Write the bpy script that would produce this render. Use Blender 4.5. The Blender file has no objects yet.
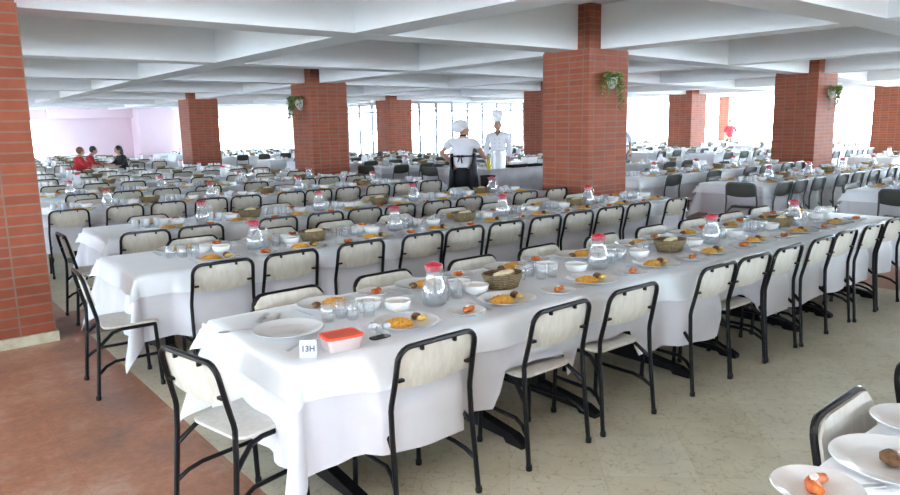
import bpy, math, random
from mathutils import Vector, Matrix
PI = math.pi
rng = random.Random(7)
SC = bpy.context.scene
COL = SC.collection

# ------------------------------------------------------------------ camera
CAM_H = 1.7
F = Vector((0.62045022, 0.76529042, -0.17138292))
RT = Vector((0.7744282, -0.63234459, -0.02003182))
UP = Vector((0.12370322, 0.12029502, 0.98500082))
FPX = 698.9
cam_d = bpy.data.cameras.new('camera')
cam = bpy.data.objects.new('camera', cam_d); COL.objects.link(cam)
cam.matrix_world = Matrix(((RT.x, UP.x, -F.x, 0), (RT.y, UP.y, -F.y, 0), (RT.z, UP.z, -F.z, CAM_H), (0, 0, 0, 1)))
cam_d.sensor_width = 36; cam_d.lens = FPX / 900 * 36; cam_d.clip_end = 300; cam_d.clip_start = 0.05
SC.camera = cam

def proj(x, y, z):
    v = Vector((x, y, z - CAM_H)); d = v.dot(F)
    if d < 0.1: return None
    return 450 + FPX * v.dot(RT) / d, 247.5 - FPX * v.dot(UP) / d, d

def seen(x, y, z=.8, m=45):
    """rough: inside the camera's view with a margin, and not behind the near left pillar"""
    p = proj(x, y, z)
    if p is None: return False
    if not (-m < p[0] < 900 + m and p[1] < 495 + 3 * m): return False
    if y > 6.4 and x / y < .128: return False
    return True

# ------------------------------------------------------------------ materials
def mat(name, color, rough=.5, metal=0, spec=.5, build=None, **kw):
    m = bpy.data.materials.new(name); m.use_nodes = True
    nt = m.node_tree; b = nt.nodes['Principled BSDF']
    b.inputs['Base Color'].default_value = (*color, 1)
    b.inputs['Roughness'].default_value = rough
    b.inputs['Metallic'].default_value = metal
    b.inputs['Specular IOR Level'].default_value = spec
    for k, v in kw.items(): b.inputs[k.replace('_', ' ')].default_value = v
    if build: build(nt, b)
    m.diffuse_color = (*color, 1)
    return m

def N(nt, t, **kw):
    n = nt.nodes.new(t)
    for k, v in kw.items(): setattr(n, k, v)
    return n

def coords(nt, kind='Object', scale=(1, 1, 1), rot=(0, 0, 0)):
    tc = N(nt, 'ShaderNodeTexCoord'); mp = N(nt, 'ShaderNodeMapping')
    mp.inputs['Scale'].default_value = scale; mp.inputs['Rotation'].default_value = rot
    nt.links.new(tc.outputs[kind], mp.inputs[0]); return mp.outputs[0]

def noise(nt, vec, scale, detail=4, rough=.55):
    n = N(nt, 'ShaderNodeTexNoise'); n.inputs['Scale'].default_value = scale
    n.inputs['Detail'].default_value = detail; n.inputs['Roughness'].default_value = rough
    nt.links.new(vec, n.inputs['Vector']); return n

def ramp(nt, fac, stops):
    r = N(nt, 'ShaderNodeValToRGB'); e = r.color_ramp.elements
    while len(e) < len(stops): e.new(.5)
    for q, (p, c) in zip(e, stops): q.position = p; q.color = (*c, 1)
    nt.links.new(fac, r.inputs[0]); return r.outputs[0]

def mix(nt, fac, a, b, blend='MIX'):
    m = N(nt, 'ShaderNodeMix', data_type='RGBA', blend_type=blend)
    for i, v in ((0, fac), (6, a), (7, b)):
        if hasattr(v, 'links') or hasattr(v, 'is_linked'): nt.links.new(v, m.inputs[i])
        else: m.inputs[i].default_value = v if i == 0 else (*v, 1)
    return m.outputs[2]

def bump(nt, b, h, strength=.2, dist=.01):
    n = N(nt, 'ShaderNodeBump'); n.inputs['Strength'].default_value = strength; n.inputs['Distance'].default_value = dist
    nt.links.new(h, n.inputs['Height']); nt.links.new(n.outputs[0], b.inputs['Normal'])

def mottled(c1, c2, scale, rough=.6, bs=0, bd=.01, detail=4, **kw):
    def f(nt, b):
        n = noise(nt, coords(nt), scale, detail)
        nt.links.new(ramp(nt, n.outputs[0], [(.35, c1), (.65, c2)]), b.inputs['Base Color'])
        if bs: bump(nt, b, n.outputs[0], bs, bd)
    return f

def brick_build(nt, b):
    tc = N(nt, 'ShaderNodeTexCoord'); s = N(nt, 'ShaderNodeSeparateXYZ'); nt.links.new(tc.outputs['Object'], s.inputs[0])
    a = N(nt, 'ShaderNodeMath', operation='ADD'); nt.links.new(s.outputs[0], a.inputs[0]); nt.links.new(s.outputs[1], a.inputs[1])
    cb = N(nt, 'ShaderNodeCombineXYZ'); nt.links.new(a.outputs[0], cb.inputs[0]); nt.links.new(s.outputs[2], cb.inputs[1])
    br = N(nt, 'ShaderNodeTexBrick', offset=0.0, squash=.62, squash_frequency=2)
    nt.links.new(cb.outputs[0], br.inputs['Vector'])
    for k, v in dict(Scale=1.0).items(): br.inputs[k].default_value = v
    br.inputs['Mortar Size'].default_value = .0075; br.inputs['Mortar Smooth'].default_value = .15
    br.inputs['Brick Width'].default_value = .25; br.inputs['Row Height'].default_value = .082
    br.inputs['Color1'].default_value = (.36, .095, .046, 1); br.inputs['Color2'].default_value = (.28, .074, .038, 1)
    br.inputs['Mortar'].default_value = (.27, .165, .125, 1); br.inputs['Bias'].default_value = 0
    br.squash = 1.0
    n = noise(nt, tc.outputs['Object'], 9, 5)
    c = mix(nt, .35, br.outputs['Color'], ramp(nt, n.outputs[0], [(.3, (.55, .5, .5)), (.7, (1, 1, 1))]), 'MULTIPLY')
    nt.links.new(c, b.inputs['Base Color'])
    inv = N(nt, 'ShaderNodeMath', operation='SUBTRACT'); inv.inputs[0].default_value = 1; nt.links.new(br.outputs['Fac'], inv.inputs[1])
    bump(nt, b, inv.outputs[0], .6, .006)

def marble_build(nt, b):
    v = coords(nt, rot=(0, 0, PI / 4 - .02))
    br = N(nt, 'ShaderNodeTexBrick', offset=0.0); nt.links.new(v, br.inputs['Vector'])
    br.inputs['Scale'].default_value = 1; br.inputs['Brick Width'].default_value = .46; br.inputs['Row Height'].default_value = .46
    br.inputs['Mortar Size'].default_value = .0014; br.inputs['Mortar Smooth'].default_value = .3
    br.inputs['Color1'].default_value = (.70, .645, .49, 1); br.inputs['Color2'].default_value = (.78, .745, .61, 1)
    br.inputs['Mortar'].default_value = (.60, .53, .39, 1)
    # each slab shifts its veining
    n1 = noise(nt, v, 2.2, 6, .6)
    dist = N(nt, 'ShaderNodeVectorMath', operation='ADD'); nt.links.new(v, dist.inputs[0])
    sc = N(nt, 'ShaderNodeVectorMath', operation='SCALE'); nt.links.new(n1.outputs['Color'], sc.inputs[0]); sc.inputs['Scale'].default_value = .6
    nt.links.new(sc.outputs[0], dist.inputs[1])
    vo = N(nt, 'ShaderNodeTexVoronoi', feature='DISTANCE_TO_EDGE'); vo.inputs['Scale'].default_value = 9
    nt.links.new(dist.outputs[0], vo.inputs['Vector'])
    n2 = noise(nt, v, 28, 6, .7)
    veins = ramp(nt, vo.outputs[0], [(.0, (.52, .44, .31)), (.06, (1, 1, 1))])
    vm = mix(nt, ramp(nt, n2.outputs[0], [(.44, (.08, .08, .08)), (.60, (.75, .75, .75))]), (1, 1, 1), veins)
    c = mix(nt, 1.0, br.outputs['Color'], vm, 'MULTIPLY')
    c = mix(nt, .55, c, ramp(nt, n1.outputs[0], [(.3, (.66, .62, .54)), (.7, (1.10, 1.10, 1.08))]), 'MULTIPLY')
    nt.links.new(c, b.inputs['Base Color'])

def terra_build(nt, b):
    v = coords(nt)
    n1 = noise(nt, v, 1.6, 7, .65); n2 = noise(nt, v, 22, 6, .7)
    c = ramp(nt, n1.outputs[0], [(.32, (.36, .21, .16)), (.50, (.54, .27, .17)), (.68, (.66, .46, .37))])
    c = mix(nt, .7, c, ramp(nt, n2.outputs[0], [(.35, (.70, .68, .68)), (.62, (1.05, 1.0, 1.0)), (.80, (1.4, 1.5, 1.55))]), 'MULTIPLY')
    br = N(nt, 'ShaderNodeTexBrick', offset=0.0); nt.links.new(v, br.inputs['Vector'])
    br.inputs['Scale'].default_value = 1; br.inputs['Brick Width'].default_value = .6; br.inputs['Row Height'].default_value = .6
    br.inputs['Mortar Size'].default_value = .002; br.inputs['Color1'].default_value = (1, 1, 1, 1); br.inputs['Color2'].default_value = (.93, .93, .93, 1)
    br.inputs['Mortar'].default_value = (.8, .8, .78, 1)
    c = mix(nt, 1.0, c, br.outputs['Color'], 'MULTIPLY')
    nt.links.new(c, b.inputs['Base Color'])

def cloth_build(c1, c2):
    def f(nt, b):
        v = coords(nt)
        n = noise(nt, v, 3.2, 5, .6)
        nt.links.new(ramp(nt, n.outputs[0], [(.35, c1), (.65, c2)]), b.inputs['Base Color'])
        bump(nt, b, n.outputs[0], .35, .012)
        b.inputs['Sheen Weight'].default_value = .45; b.inputs['Sheen Roughness'].default_value = .4
    return f

def rice_build(nt, b):
    v = coords(nt)
    n = noise(nt, v, 120, 3, .7)
    nt.links.new(ramp(nt, n.outputs[0], [(.3, (.50, .20, .03)), (.5, (.82, .40, .05)), (.7, (.92, .62, .16))]), b.inputs['Base Color'])
    bump(nt, b, n.outputs[0], .9, .004)

def wicker_build(nt, b):
    v = coords(nt, scale=(1, 1, 1))
    w = N(nt, 'ShaderNodeTexWave', wave_type='BANDS', bands_direction='Z'); w.inputs['Scale'].default_value = 28; w.inputs['Distortion'].default_value = 5
    w.inputs['Detail'].default_value = 3; w.inputs['Detail Scale'].default_value = 6
    nt.links.new(v, w.inputs['Vector'])
    nt.links.new(ramp(nt, w.outputs['Fac'], [(.1, (.10, .065, .03)), (.6, (.27, .19, .09)), (.95, (.42, .33, .18))]), b.inputs['Base Color'])
    bump(nt, b, w.outputs['Fac'], .8, .004)

def panel_build(c1, c2):
    def f(nt, b):
        v = coords(nt, scale=(30, 30, 9))
        n = noise(nt, v, 1, 4, .6)
        nt.links.new(ramp(nt, n.outputs[0], [(.35, c1), (.68, c2)]), b.inputs['Base Color'])
    return f

def glass_mat(name, tint, op, white=.22):
    m = bpy.data.materials.new(name); m.use_nodes = True; nt = m.node_tree; nt.nodes.clear()
    o = N(nt, 'ShaderNodeOutputMaterial'); t = N(nt, 'ShaderNodeBsdfTransparent'); g = N(nt, 'ShaderNodeBsdfGlossy')
    g.inputs['Roughness'].default_value = .05; t.inputs[0].default_value = (*tint, 1)
    lw = N(nt, 'ShaderNodeLayerWeight'); lw.inputs[0].default_value = .35
    mr = N(nt, 'ShaderNodeMapRange'); nt.links.new(lw.outputs['Facing'], mr.inputs[0])
    mr.inputs['To Min'].default_value = op; mr.inputs['To Max'].default_value = min(1, op + .35)
    mx = N(nt, 'ShaderNodeMixShader'); nt.links.new(mr.outputs[0], mx.inputs[0]); nt.links.new(t.outputs[0], mx.inputs[1]); nt.links.new(g.outputs[0], mx.inputs[2])
    
    df = N(nt, 'ShaderNodeBsdfDiffuse'); df.inputs[0].default_value = (.92, .94, .96, 1); tl = N(nt, 'ShaderNodeBsdfTranslucent'); tl.inputs[0].default_value = (.92, .94, .96, 1)
    m2 = N(nt, 'ShaderNodeMixShader'); m2.inputs[0].default_value = .5; nt.links.new(df.outputs[0], m2.inputs[1]); nt.links.new(tl.outputs[0], m2.inputs[2])
    m3 = N(nt, 'ShaderNodeMixShader'); m3.inputs[0].default_value = white; nt.links.new(mx.outputs[0], m3.inputs[1]); nt.links.new(m2.outputs[0], m3.inputs[2])
    nt.links.new(m3.outputs[0], o.inputs[0]); return m

M = {}
M['brick'] = mat('red_brick', (.4, .1, .06), .7, spec=.3, build=brick_build)
M['brick_skirt'] = mat('beige_marble_skirting', (.62, .57, .42), .3, build=mottled((.50, .44, .28), (.66, .62, .48), 14))
M['marble'] = mat('beige_marble_floor', (.55, .5, .4), .32, spec=.4, build=marble_build)
M['terra'] = mat('terracotta_floor', (.5, .2, .1), .35, spec=.4, build=terra_build)
M['ceiling'] = mat('ceiling_paint', (.78, .78, .77), .9, spec=.15, build=mottled((.84, .85, .87), (.88, .885, .89), .8))
M['pink'] = mat('pale_pink_wall', (.84, .68, .74), .85, spec=.15, build=mottled((.72, .57, .63), (.76, .61, .67), .7))
M['wall'] = mat('white_wall', (.78, .77, .76), .85, spec=.15)
M['wframe'] = mat('grey_window_frame', (.20, .20, .21), .5)
M['wglass'] = glass_mat('window_glass', (.97, .98, .98), .03, .01)
M['cloth'] = mat('white_tablecloth', (.8, .8, .84), .6, spec=.4, build=cloth_build((.66, .66, .71), (.72, .72, .76)))
M['overlay'] = mat('white_top_cloth', (.8, .84, .87), .45, spec=.6, Coat_Weight=.55, Coat_Roughness=.38, build=cloth_build((.82, .86, .91), (.88, .92, .96)))
M['cream'] = mat('cream_laminate', (.64, .58, .45), .45, build=panel_build((.55, .51, .43), (.67, .64, .56)))
M['greyp'] = mat('grey_laminate', (.5, .47, .42), .45, build=panel_build((.50, .46, .40), (.60, .57, .51)))
M['seatw'] = mat('pale_laminate_seat', (.7, .68, .62), .4, build=panel_build((.64, .62, .56), (.74, .72, .67)))
M['black'] = mat('black_painted_steel', (.007, .007, .008), .28, spec=.25)
M['greytube'] = mat('grey_painted_steel', (.09, .095, .10), .4)
M['darkp'] = mat('dark_olive_vinyl', (.045, .048, .038), .5)
M['china'] = mat('white_porcelain', (.87, .89, .90), .12, spec=.6)
M['cup'] = mat('white_porcelain_bowl', (.88, .88, .86), .2, spec=.5)
M['glass'] = glass_mat('clear_glass', (.975, .985, .99), .09, .10)
M['glass_glare'] = glass_mat('glare_whitened_glass', (.97, .98, .99), .10, .42)  # white mixed in imitates window reflections on glassware farther back
M['water'] = glass_mat('water', (.93, .95, .97), .08)
M['red'] = mat('red_plastic_lid', (.62, .02, .05), .3)
M['orange'] = mat('orange_plastic_lid', (.80, .10, .045), .35)
M['frost'] = mat('frosted_plastic', (.82, .70, .68), .45, Transmission_Weight=.25)
M['steel'] = mat('stainless_steel', (.78, .79, .81), .38, metal=1)
M['potsteel'] = mat('brushed_steel', (.42, .43, .45), .35, metal=1)
M['rice'] = mat('orange_rice', (.8, .4, .08), .6, build=rice_build)
M['meat'] = mat('browned_meat', (.16, .07, .03), .5, build=mottled((.10, .045, .02), (.24, .12, .05), 60, bs=.6))
M['potato'] = mat('yellow_potato', (.78, .56, .12), .5, build=mottled((.72, .46, .07), (.84, .66, .22), 50, bs=.3))
M['green'] = mat('grilled_pepper', (.20, .22, .05), .4, build=mottled((.10, .13, .03), (.30, .26, .07), 60))
M['dessert'] = mat('candied_pumpkin', (.70, .17, .03), .25, build=mottled((.50, .08, .02), (.78, .26, .05), 45))
M['cream_top'] = mat('white_cream', (.85, .80, .74), .5)
M['bread'] = mat('pale_bread', (.80, .70, .45), .75, build=mottled((.74, .62, .36), (.86, .78, .56), 40, bs=.4))
M['wicker'] = mat('wicker', (.3, .2, .1), .7, build=wicker_build)
M['soup'] = mat('pale_soup', (.72, .66, .50), .3)
M['paper'] = mat('white_card', (.55, .56, .66), .8)
M['ink'] = mat('dark_ink', (.06, .06, .10), .8)
M['skin'] = mat('skin', (.50, .28, .19), .55, Subsurface_Weight=.05)
M['whitefab'] = mat('white_uniform_fabric', (.80, .80, .85), .85, build=cloth_build((.76, .76, .82), (.84, .84, .88)))
M['blackfab'] = mat('black_fabric', (.010, .010, .014), .8)
M['redfab'] = mat('red_fabric', (.45, .02, .03), .8)
M['bluefab'] = mat('pale_blue_fabric', (.64, .70, .82), .8)
M['hair'] = mat('dark_hair', (.015, .011, .009), .5)
M['hairb'] = mat('brown_hair', (.16, .07, .03), .55)
M['leaf'] = mat('ivy_leaf', (.07, .16, .03), .5, build=mottled((.05, .11, .02), (.16, .26, .05), 25))
M['leafl'] = mat('pale_ivy_leaf', (.3, .33, .08), .5, build=mottled((.16, .22, .05), (.42, .42, .12), 25))
M['pot'] = mat('white_plaster_pot', (.75, .73, .70), .6)
M['yellow'] = mat('yellow_oil', (.70, .60, .06), .2)
M['counter'] = mat('grey_counter_cloth', (.42, .41, .43), .8, build=cloth_build((.36, .35, .37), (.46, .45, .47)))
M['outside'] = mat('pale_paving', (.68, .67, .64), .9)
M['pinkflower'] = mat('pink_blossom', (.8, .35, .42), .7)
M['lidgreen'] = mat('dark_cap', (.03, .05, .03), .4)

# ------------------------------------------------------------------ mesh builder
class MB:
    def __init__(s): s.v = []; s.f = []; s.m = []
    def add(s, verts, faces, mi=0):
        o = len(s.v); s.v += [tuple(q) for q in verts]
        s.f += [tuple(i + o for i in f) for f in faces]; s.m += [mi] * len(faces); return s
    def merge(s, other, T=None, moff=0):
        o = len(s.v); s.v += [tuple(T @ Vector(q)) if T else q for q in other.v]
        s.f += [tuple(i + o for i in f) for f in other.f]; s.m += [k + moff for k in other.m]; return s
    def box(s, x0, x1, y0, y1, z0, z1, mi=0):
        v = [(x, y, z) for z in (z0, z1) for x, y in ((x0, y0), (x1, y0), (x1, y1), (x0, y1))]
        return s.add(v, [(3, 2, 1, 0), (4, 5, 6, 7), (0, 1, 5, 4), (1, 2, 6, 5), (2, 3, 7, 6), (3, 0, 4, 7)], mi)
    def prism(s, foot, z0, z1, mi=0):
        n = len(foot); v = [(x, y, z0) for x, y in foot] + [(x, y, z1) for x, y in foot]
        return s.add(v, [tuple(range(n - 1, -1, -1)), tuple(range(n, 2 * n))] + [(i, (i + 1) % n, n + (i + 1) % n, n + i) for i in range(n)], mi)
    def rbox(s, cx, cy, w, d, r, z0, z1, mi=0, seg=4, taper=0.0, rings=None):
        """box with rounded vertical edges; rings = [(z, inset)]"""
        rings = rings or [(z0, taper), (z1, 0)]
        def ring(z, ins):
            out = []
            for k, (sx, sy) in enumerate(((1, 1), (-1, 1), (-1, -1), (1, -1))):
                for j in range(seg + 1):
                    a = PI / 2 * (k + j / seg); rr = max(r - ins * .5, .001)
                    out.append((cx + sx * (w / 2 - ins - rr) + rr * math.cos(a), cy + sy * (d / 2 - ins - rr) + rr * math.sin(a), z))
            return out
        n = 4 * (seg + 1); v = []
        for z, ins in rings: v += ring(z, ins)
        f = [tuple(range(n - 1, -1, -1))]
        for k in range(len(rings) - 1):
            f += [(k * n + i, k * n + (i + 1) % n, (k + 1) * n + (i + 1) % n, (k + 1) * n + i) for i in range(n)]
        f.append(tuple(range((len(rings) - 1) * n, len(rings) * n)))
        return s.add(v, f, mi)
    def lathe(s, prof, seg=20, mi=0, cx=0, cy=0, sx=1, sy=1, cap=True):
        v = []; n = len(prof)
        for r, z in prof:
            for k in range(seg):
                a = 2 * PI * k / seg; v.append((cx + r * sx * math.cos(a), cy + r * sy * math.sin(a), z))
        f = [(j * seg + k, j * seg + (k + 1) % seg, (j + 1) * seg + (k + 1) % seg, (j + 1) * seg + k) for j in range(n - 1) for k in range(seg)]
        if cap: f += [tuple(range(seg - 1, -1, -1)), tuple(range((n - 1) * seg, n * seg))]
        return s.add(v, f, mi)
    def tube(s, pts, r, seg=8, mi=0, closed=False, flat=1.0):
        pts = [Vector(p) for p in pts]; n = len(pts); v = []; ref = None
        rr = r if isinstance(r, (list, tuple)) else [r] * n
        for i, p in enumerate(pts):
            a = pts[(i - 1) % n] if (closed or i > 0) else p; b = pts[(i + 1) % n] if (closed or i < n - 1) else p
            t = (b - a).normalized()
            if ref is None:
                ref = Vector((0, 0, 1)) if abs(t.z) < .9 else Vector((1, 0, 0))
            u = (ref - t * ref.dot(t))
            if u.length < 1e-4: u = t.orthogonal()
            u.normalize(); w = t.cross(u); ref = u
            for k in range(seg):
                a_ = 2 * PI * k / seg; v.append(p + (u * math.cos(a_) + w * math.sin(a_) * flat) * rr[i])
        f = []
        m = n if closed else n - 1
        for j in range(m):
            for k in range(seg):
                f.append((j * seg + k, j * seg + (k + 1) % seg, ((j + 1) % n) * seg + (k + 1) % seg, ((j + 1) % n) * seg + k))
        if not closed: f += [tuple(range(seg - 1, -1, -1)), tuple(range((n - 1) * seg, n * seg))]
        return s.add(v, f, mi)
    def blob(s, c, rad, seg=10, rings=6, mi=0, jit=0, seed=0, flatb=None):
        R_ = random.Random(seed); v = [(c[0], c[1], c[2] - rad[2])]
        for j in range(1, rings):
            ph = -PI / 2 + PI * j / rings
            for k in range(seg):
                a = 2 * PI * k / seg; q = 1 + R_.uniform(-jit, jit)
                v.append((c[0] + rad[0] * q * math.cos(ph) * math.cos(a), c[1] + rad[1] * q * math.cos(ph) * math.sin(a), c[2] + rad[2] * q * math.sin(ph)))
        v.append((c[0], c[1], c[2] + rad[2]))
        if flatb is not None: v = [(x, y, max(z, flatb)) for x, y, z in v]
        f = [(0, 1 + (k + 1) % seg, 1 + k) for k in range(seg)]
        for j in range(rings - 2):
            f += [(1 + j * seg + k, 1 + j * seg + (k + 1) % seg, 1 + (j + 1) * seg + (k + 1) % seg, 1 + (j + 1) * seg + k) for k in range(seg)]
        L = len(v) - 1; b0 = 1 + (rings - 2) * seg
        f += [(b0 + k, b0 + (k + 1) % seg, L) for k in range(seg)]
        return s.add(v, f, mi)
    def mesh(s, name, mats, smooth=True, angle=38):
        me = bpy.data.meshes.new(name); me.from_pydata(s.v, [], s.f)
        for k in (mats if isinstance(mats, (list, tuple)) else [mats]): me.materials.append(M[k])
        me.polygons.foreach_set('material_index', s.m)
        if smooth:
            me.polygons.foreach_set('use_smooth', [True] * len(s.f))
            me.set_sharp_from_angle(angle=math.radians(angle))
        me.update(); return me

def link(name, me, parent=None, loc=None, rz=0):
    o = bpy.data.objects.new(name, me); COL.objects.link(o)
    if parent: o.parent = parent
    if loc: o.location = loc
    if rz: o.rotation_euler = (0, 0, rz)
    return o

def tag(o, label=None, cat=None, group=None, kind=None):
    if label: o['label'] = label
    if cat: o['category'] = cat
    if group: o['group'] = group
    if kind: o['kind'] = kind
    return o

def struct(name, me, label=None, loc=None):
    o = link(name, me, None, loc); o['kind'] = 'structure'
    if label: o['label'] = label
    return o

# proto = (name, mesh_or_None, [(child, mesh, label, [(sub, mesh, label)])])
def spawn(pr, loc, rz, label, cat, group=None, kind=None, scale=None):
    o = link(pr[0], pr[1], None, loc, rz); tag(o, label, cat, group, kind)
    if scale: o.scale = scale
    for ch in pr[2]:
        c = link(ch[0], ch[1], o)
        if ch[2]: c['label'] = ch[2]
        for sb in (ch[3] if len(ch) > 3 else []):
            d = link(sb[0], sb[1], c)
            if sb[2]: d['label'] = sb[2]
    return o

ORD = ['first', 'second', 'third', 'fourth', 'fifth', 'sixth', 'seventh', 'eighth', 'ninth', 'tenth', 'eleventh', 'twelfth', 'thirteenth', 'fourteenth', 'fifteenth']

# ------------------------------------------------------------------ chair protos
def arc(c, r, a0, a1, n):
    return [(c[0] + r * math.cos(a0 + (a1 - a0) * k / n), c[1] + r * math.sin(a0 + (a1 - a0) * k / n)) for k in range(n + 1)]
ZB = .515                                  # bend of the back tubes
def yb(z): return -.185 - .062 * (z - ZB) / (.815 - ZB)
def hoop_pts(n=4):
    hw, rc, top = .213, .062, .805
    pts = [(-.222, -.185, ZB), (-.221, -.189, ZB + .03)]
    pts += [(-hw - .003, yb(.64), .64)]
    a = arc((-hw + rc, top - rc), rc, PI, PI / 2, n)
    pts += [(x, yb(z), z) for x, z in a]
    pts += [(-x, y, z) for x, y, z in reversed(pts)]
    return pts
def chair_parts(mb_frame, mb_panel, frame, panel, seatm, seg=8, n=5):
    d = {}
    r = .0125
    d['hoop'] = MB().tube(hoop_pts(n), r, seg)
    d['legs'] = []
    for s in (-1, 1):
        m = MB().tube([(s * .222, -.185, ZB), (s * .224, -.19, .40), (s * .232, -.225, .02)], r, seg); m.lathe([(.016, 0), (.0165, .02), (.014, .03)], seg, cx=s * .2325, cy=-.227)
        d['legs'].append(m)
        m = MB().tube([(s * .185, .165, .43), (s * .190, .180, .02)], r, seg); m.lathe([(.016, 0), (.0165, .02), (.014, .03)], seg, cx=s * .1905, cy=.181)
        d['legs'].append(m)
    fr = MB()
    for s in (-1, 1):
        fr.tube([(s * .222, -.188, .345), (s * .212, -.155, .375), (s * .197, -.10, .418), (s * .19, -.04, .43), (s * .187, .165, .43)], r * .95, seg)
    fr.tube([(-.187, .165, .43), (.187, .165, .43)], r * .9, seg)
    d['seat_frame'] = fr
    d['str'] = [MB().tube([(s * .227, -.205, .17), (s * .21, -.16, .205), (s * .195, -.10, .225), (s * .188, .172, .225)], r * .85, seg) for s in (-1, 1)]
    # curved back panel
    P = MB(); nx, nz = 10, 5; z0, z1 = .598, .806
    def pt(i, j, off):
        u = -1 + 2 * i / nx; x = u * .213
        if j == nz: pass
        zb_ = z0 + .022 * u * u * 1.0 ; zt = z1 - .052 * (max(0, abs(u) - .70) / .30) ** 2
        z = zb_ + (zt - zb_) * j / nz
        return (x, yb(z) + .013 - .010 * (1 - u * u) * (1 if z < .7 else max(0, (.79 - z) / .09)) + off, z)
    A = [pt(i, j, .010) for j in range(nz + 1) for i in range(nx + 1)]
    B = [pt(i, j, 0) for j in range(nz + 1) for i in range(nx + 1)]
    o = len(A); w = nx + 1; f = []
    for j in range(nz):
        for i in range(nx):
            a = j * w + i; f += [(a + 1, a, a + w, a + w + 1), (o + a, o + a + 1, o + a + w + 1, o + a + w)]
    for i in range(nx):
        f += [(i, i + 1, o + i + 1, o + i), (nz * w + i + 1, nz * w + i, o + nz * w + i, o + nz * w + i + 1)]
    for j in range(nz):
        f += [(j * w, o + j * w, o + (j + 1) * w, (j + 1) * w), (j * w + nx, (j + 1) * w + nx, o + (j + 1) * w + nx, o + j * w + nx)]
    d['panel'] = P.add(A + B, f)
    d['tabs'] = []
    for (x, z, hor) in ((-.09, .797, 0), (.09, .797, 0), (-.203, .655, 1), (.203, .655, 1)):
        t = MB()
        if hor: t.box(min(x, x - .03 * (1 if x > 0 else -1)), max(x, x - .03 * (1 if x > 0 else -1)), yb(z) - .010, yb(z) + .012, z - .006, z + .006)
        else: t.box(x - .006, x + .006, yb(z) - .006, yb(z) + .011, z - .022, z + .004)
        d['tabs'].append(t)
    # seat: rounded slab with a rolled front edge
    S = MB(); S.rbox(0, .025, .385, .345, .06, .442, .458, rings=[(.440, .006), (.444, 0), (.456, 0), (.459, .006)], seg=5)
    S.v = [(x, y, z - (.5 * max(0, y - .14) ** 1.3 if y > .14 else 0) - .006 * (1 - (x / .19) ** 2)) for x, y, z in S.v]
    d['seat'] = S
    return d
def chair_proto(name, frame, panel, seatm, lod, tabs=True):
    d = chair_parts(None, None, frame, panel, seatm, 8 if lod == 0 else 5, 5 if lod == 0 else 3)
    if lod == 0:
        ch = [('seat', d['seat'].mesh('seat', seatm), None), ('seat_frame', d['seat_frame'].mesh('seat_frame', frame), None),
              ('back_frame', d['hoop'].mesh('back_frame', frame), None)]
        ch.append(('backrest', d['panel'].mesh('backrest', panel), None, [('bracket', t.mesh('bracket', frame, False), None) for t in d['tabs']] if tabs else []))
        for m in d['legs']: ch.append(('leg', m.mesh('leg', frame), None))
        for m in d['str']: ch.append(('stretcher', m.mesh('stretcher', frame), None))
        return (name, None, ch)
    if lod == 1:
        fr = MB()
        for k in [d['hoop'], d['seat_frame']] + d['str'] + d['legs'] + (d['tabs'] if tabs else []): fr.merge(k)
        return (name, None, [('frame', fr.mesh('frame', frame), None), ('backrest', d['panel'].mesh('backrest', panel), None), ('seat', d['seat'].mesh('seat', seatm), None)])
    m = MB()
    for k in [d['hoop']] + d['legs']: m.merge(k)
    m.merge(d['panel'], None, 1).merge(d['seat'], None, 2)
    return (name, m.mesh('chair_far', [frame, panel, seatm]), [])
CH = {('cream', l): chair_proto('dining_chair', 'black', 'cream', 'seatw', l) for l in (0, 1, 2)}
CH.update({('dark', l): chair_proto('folding_chair', 'greytube', 'darkp', 'darkp', l, False) for l in (0, 1, 2)})
CH[('grey', 0)] = chair_proto('dining_chair', 'black', 'greyp', 'seatw', 0)

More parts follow.
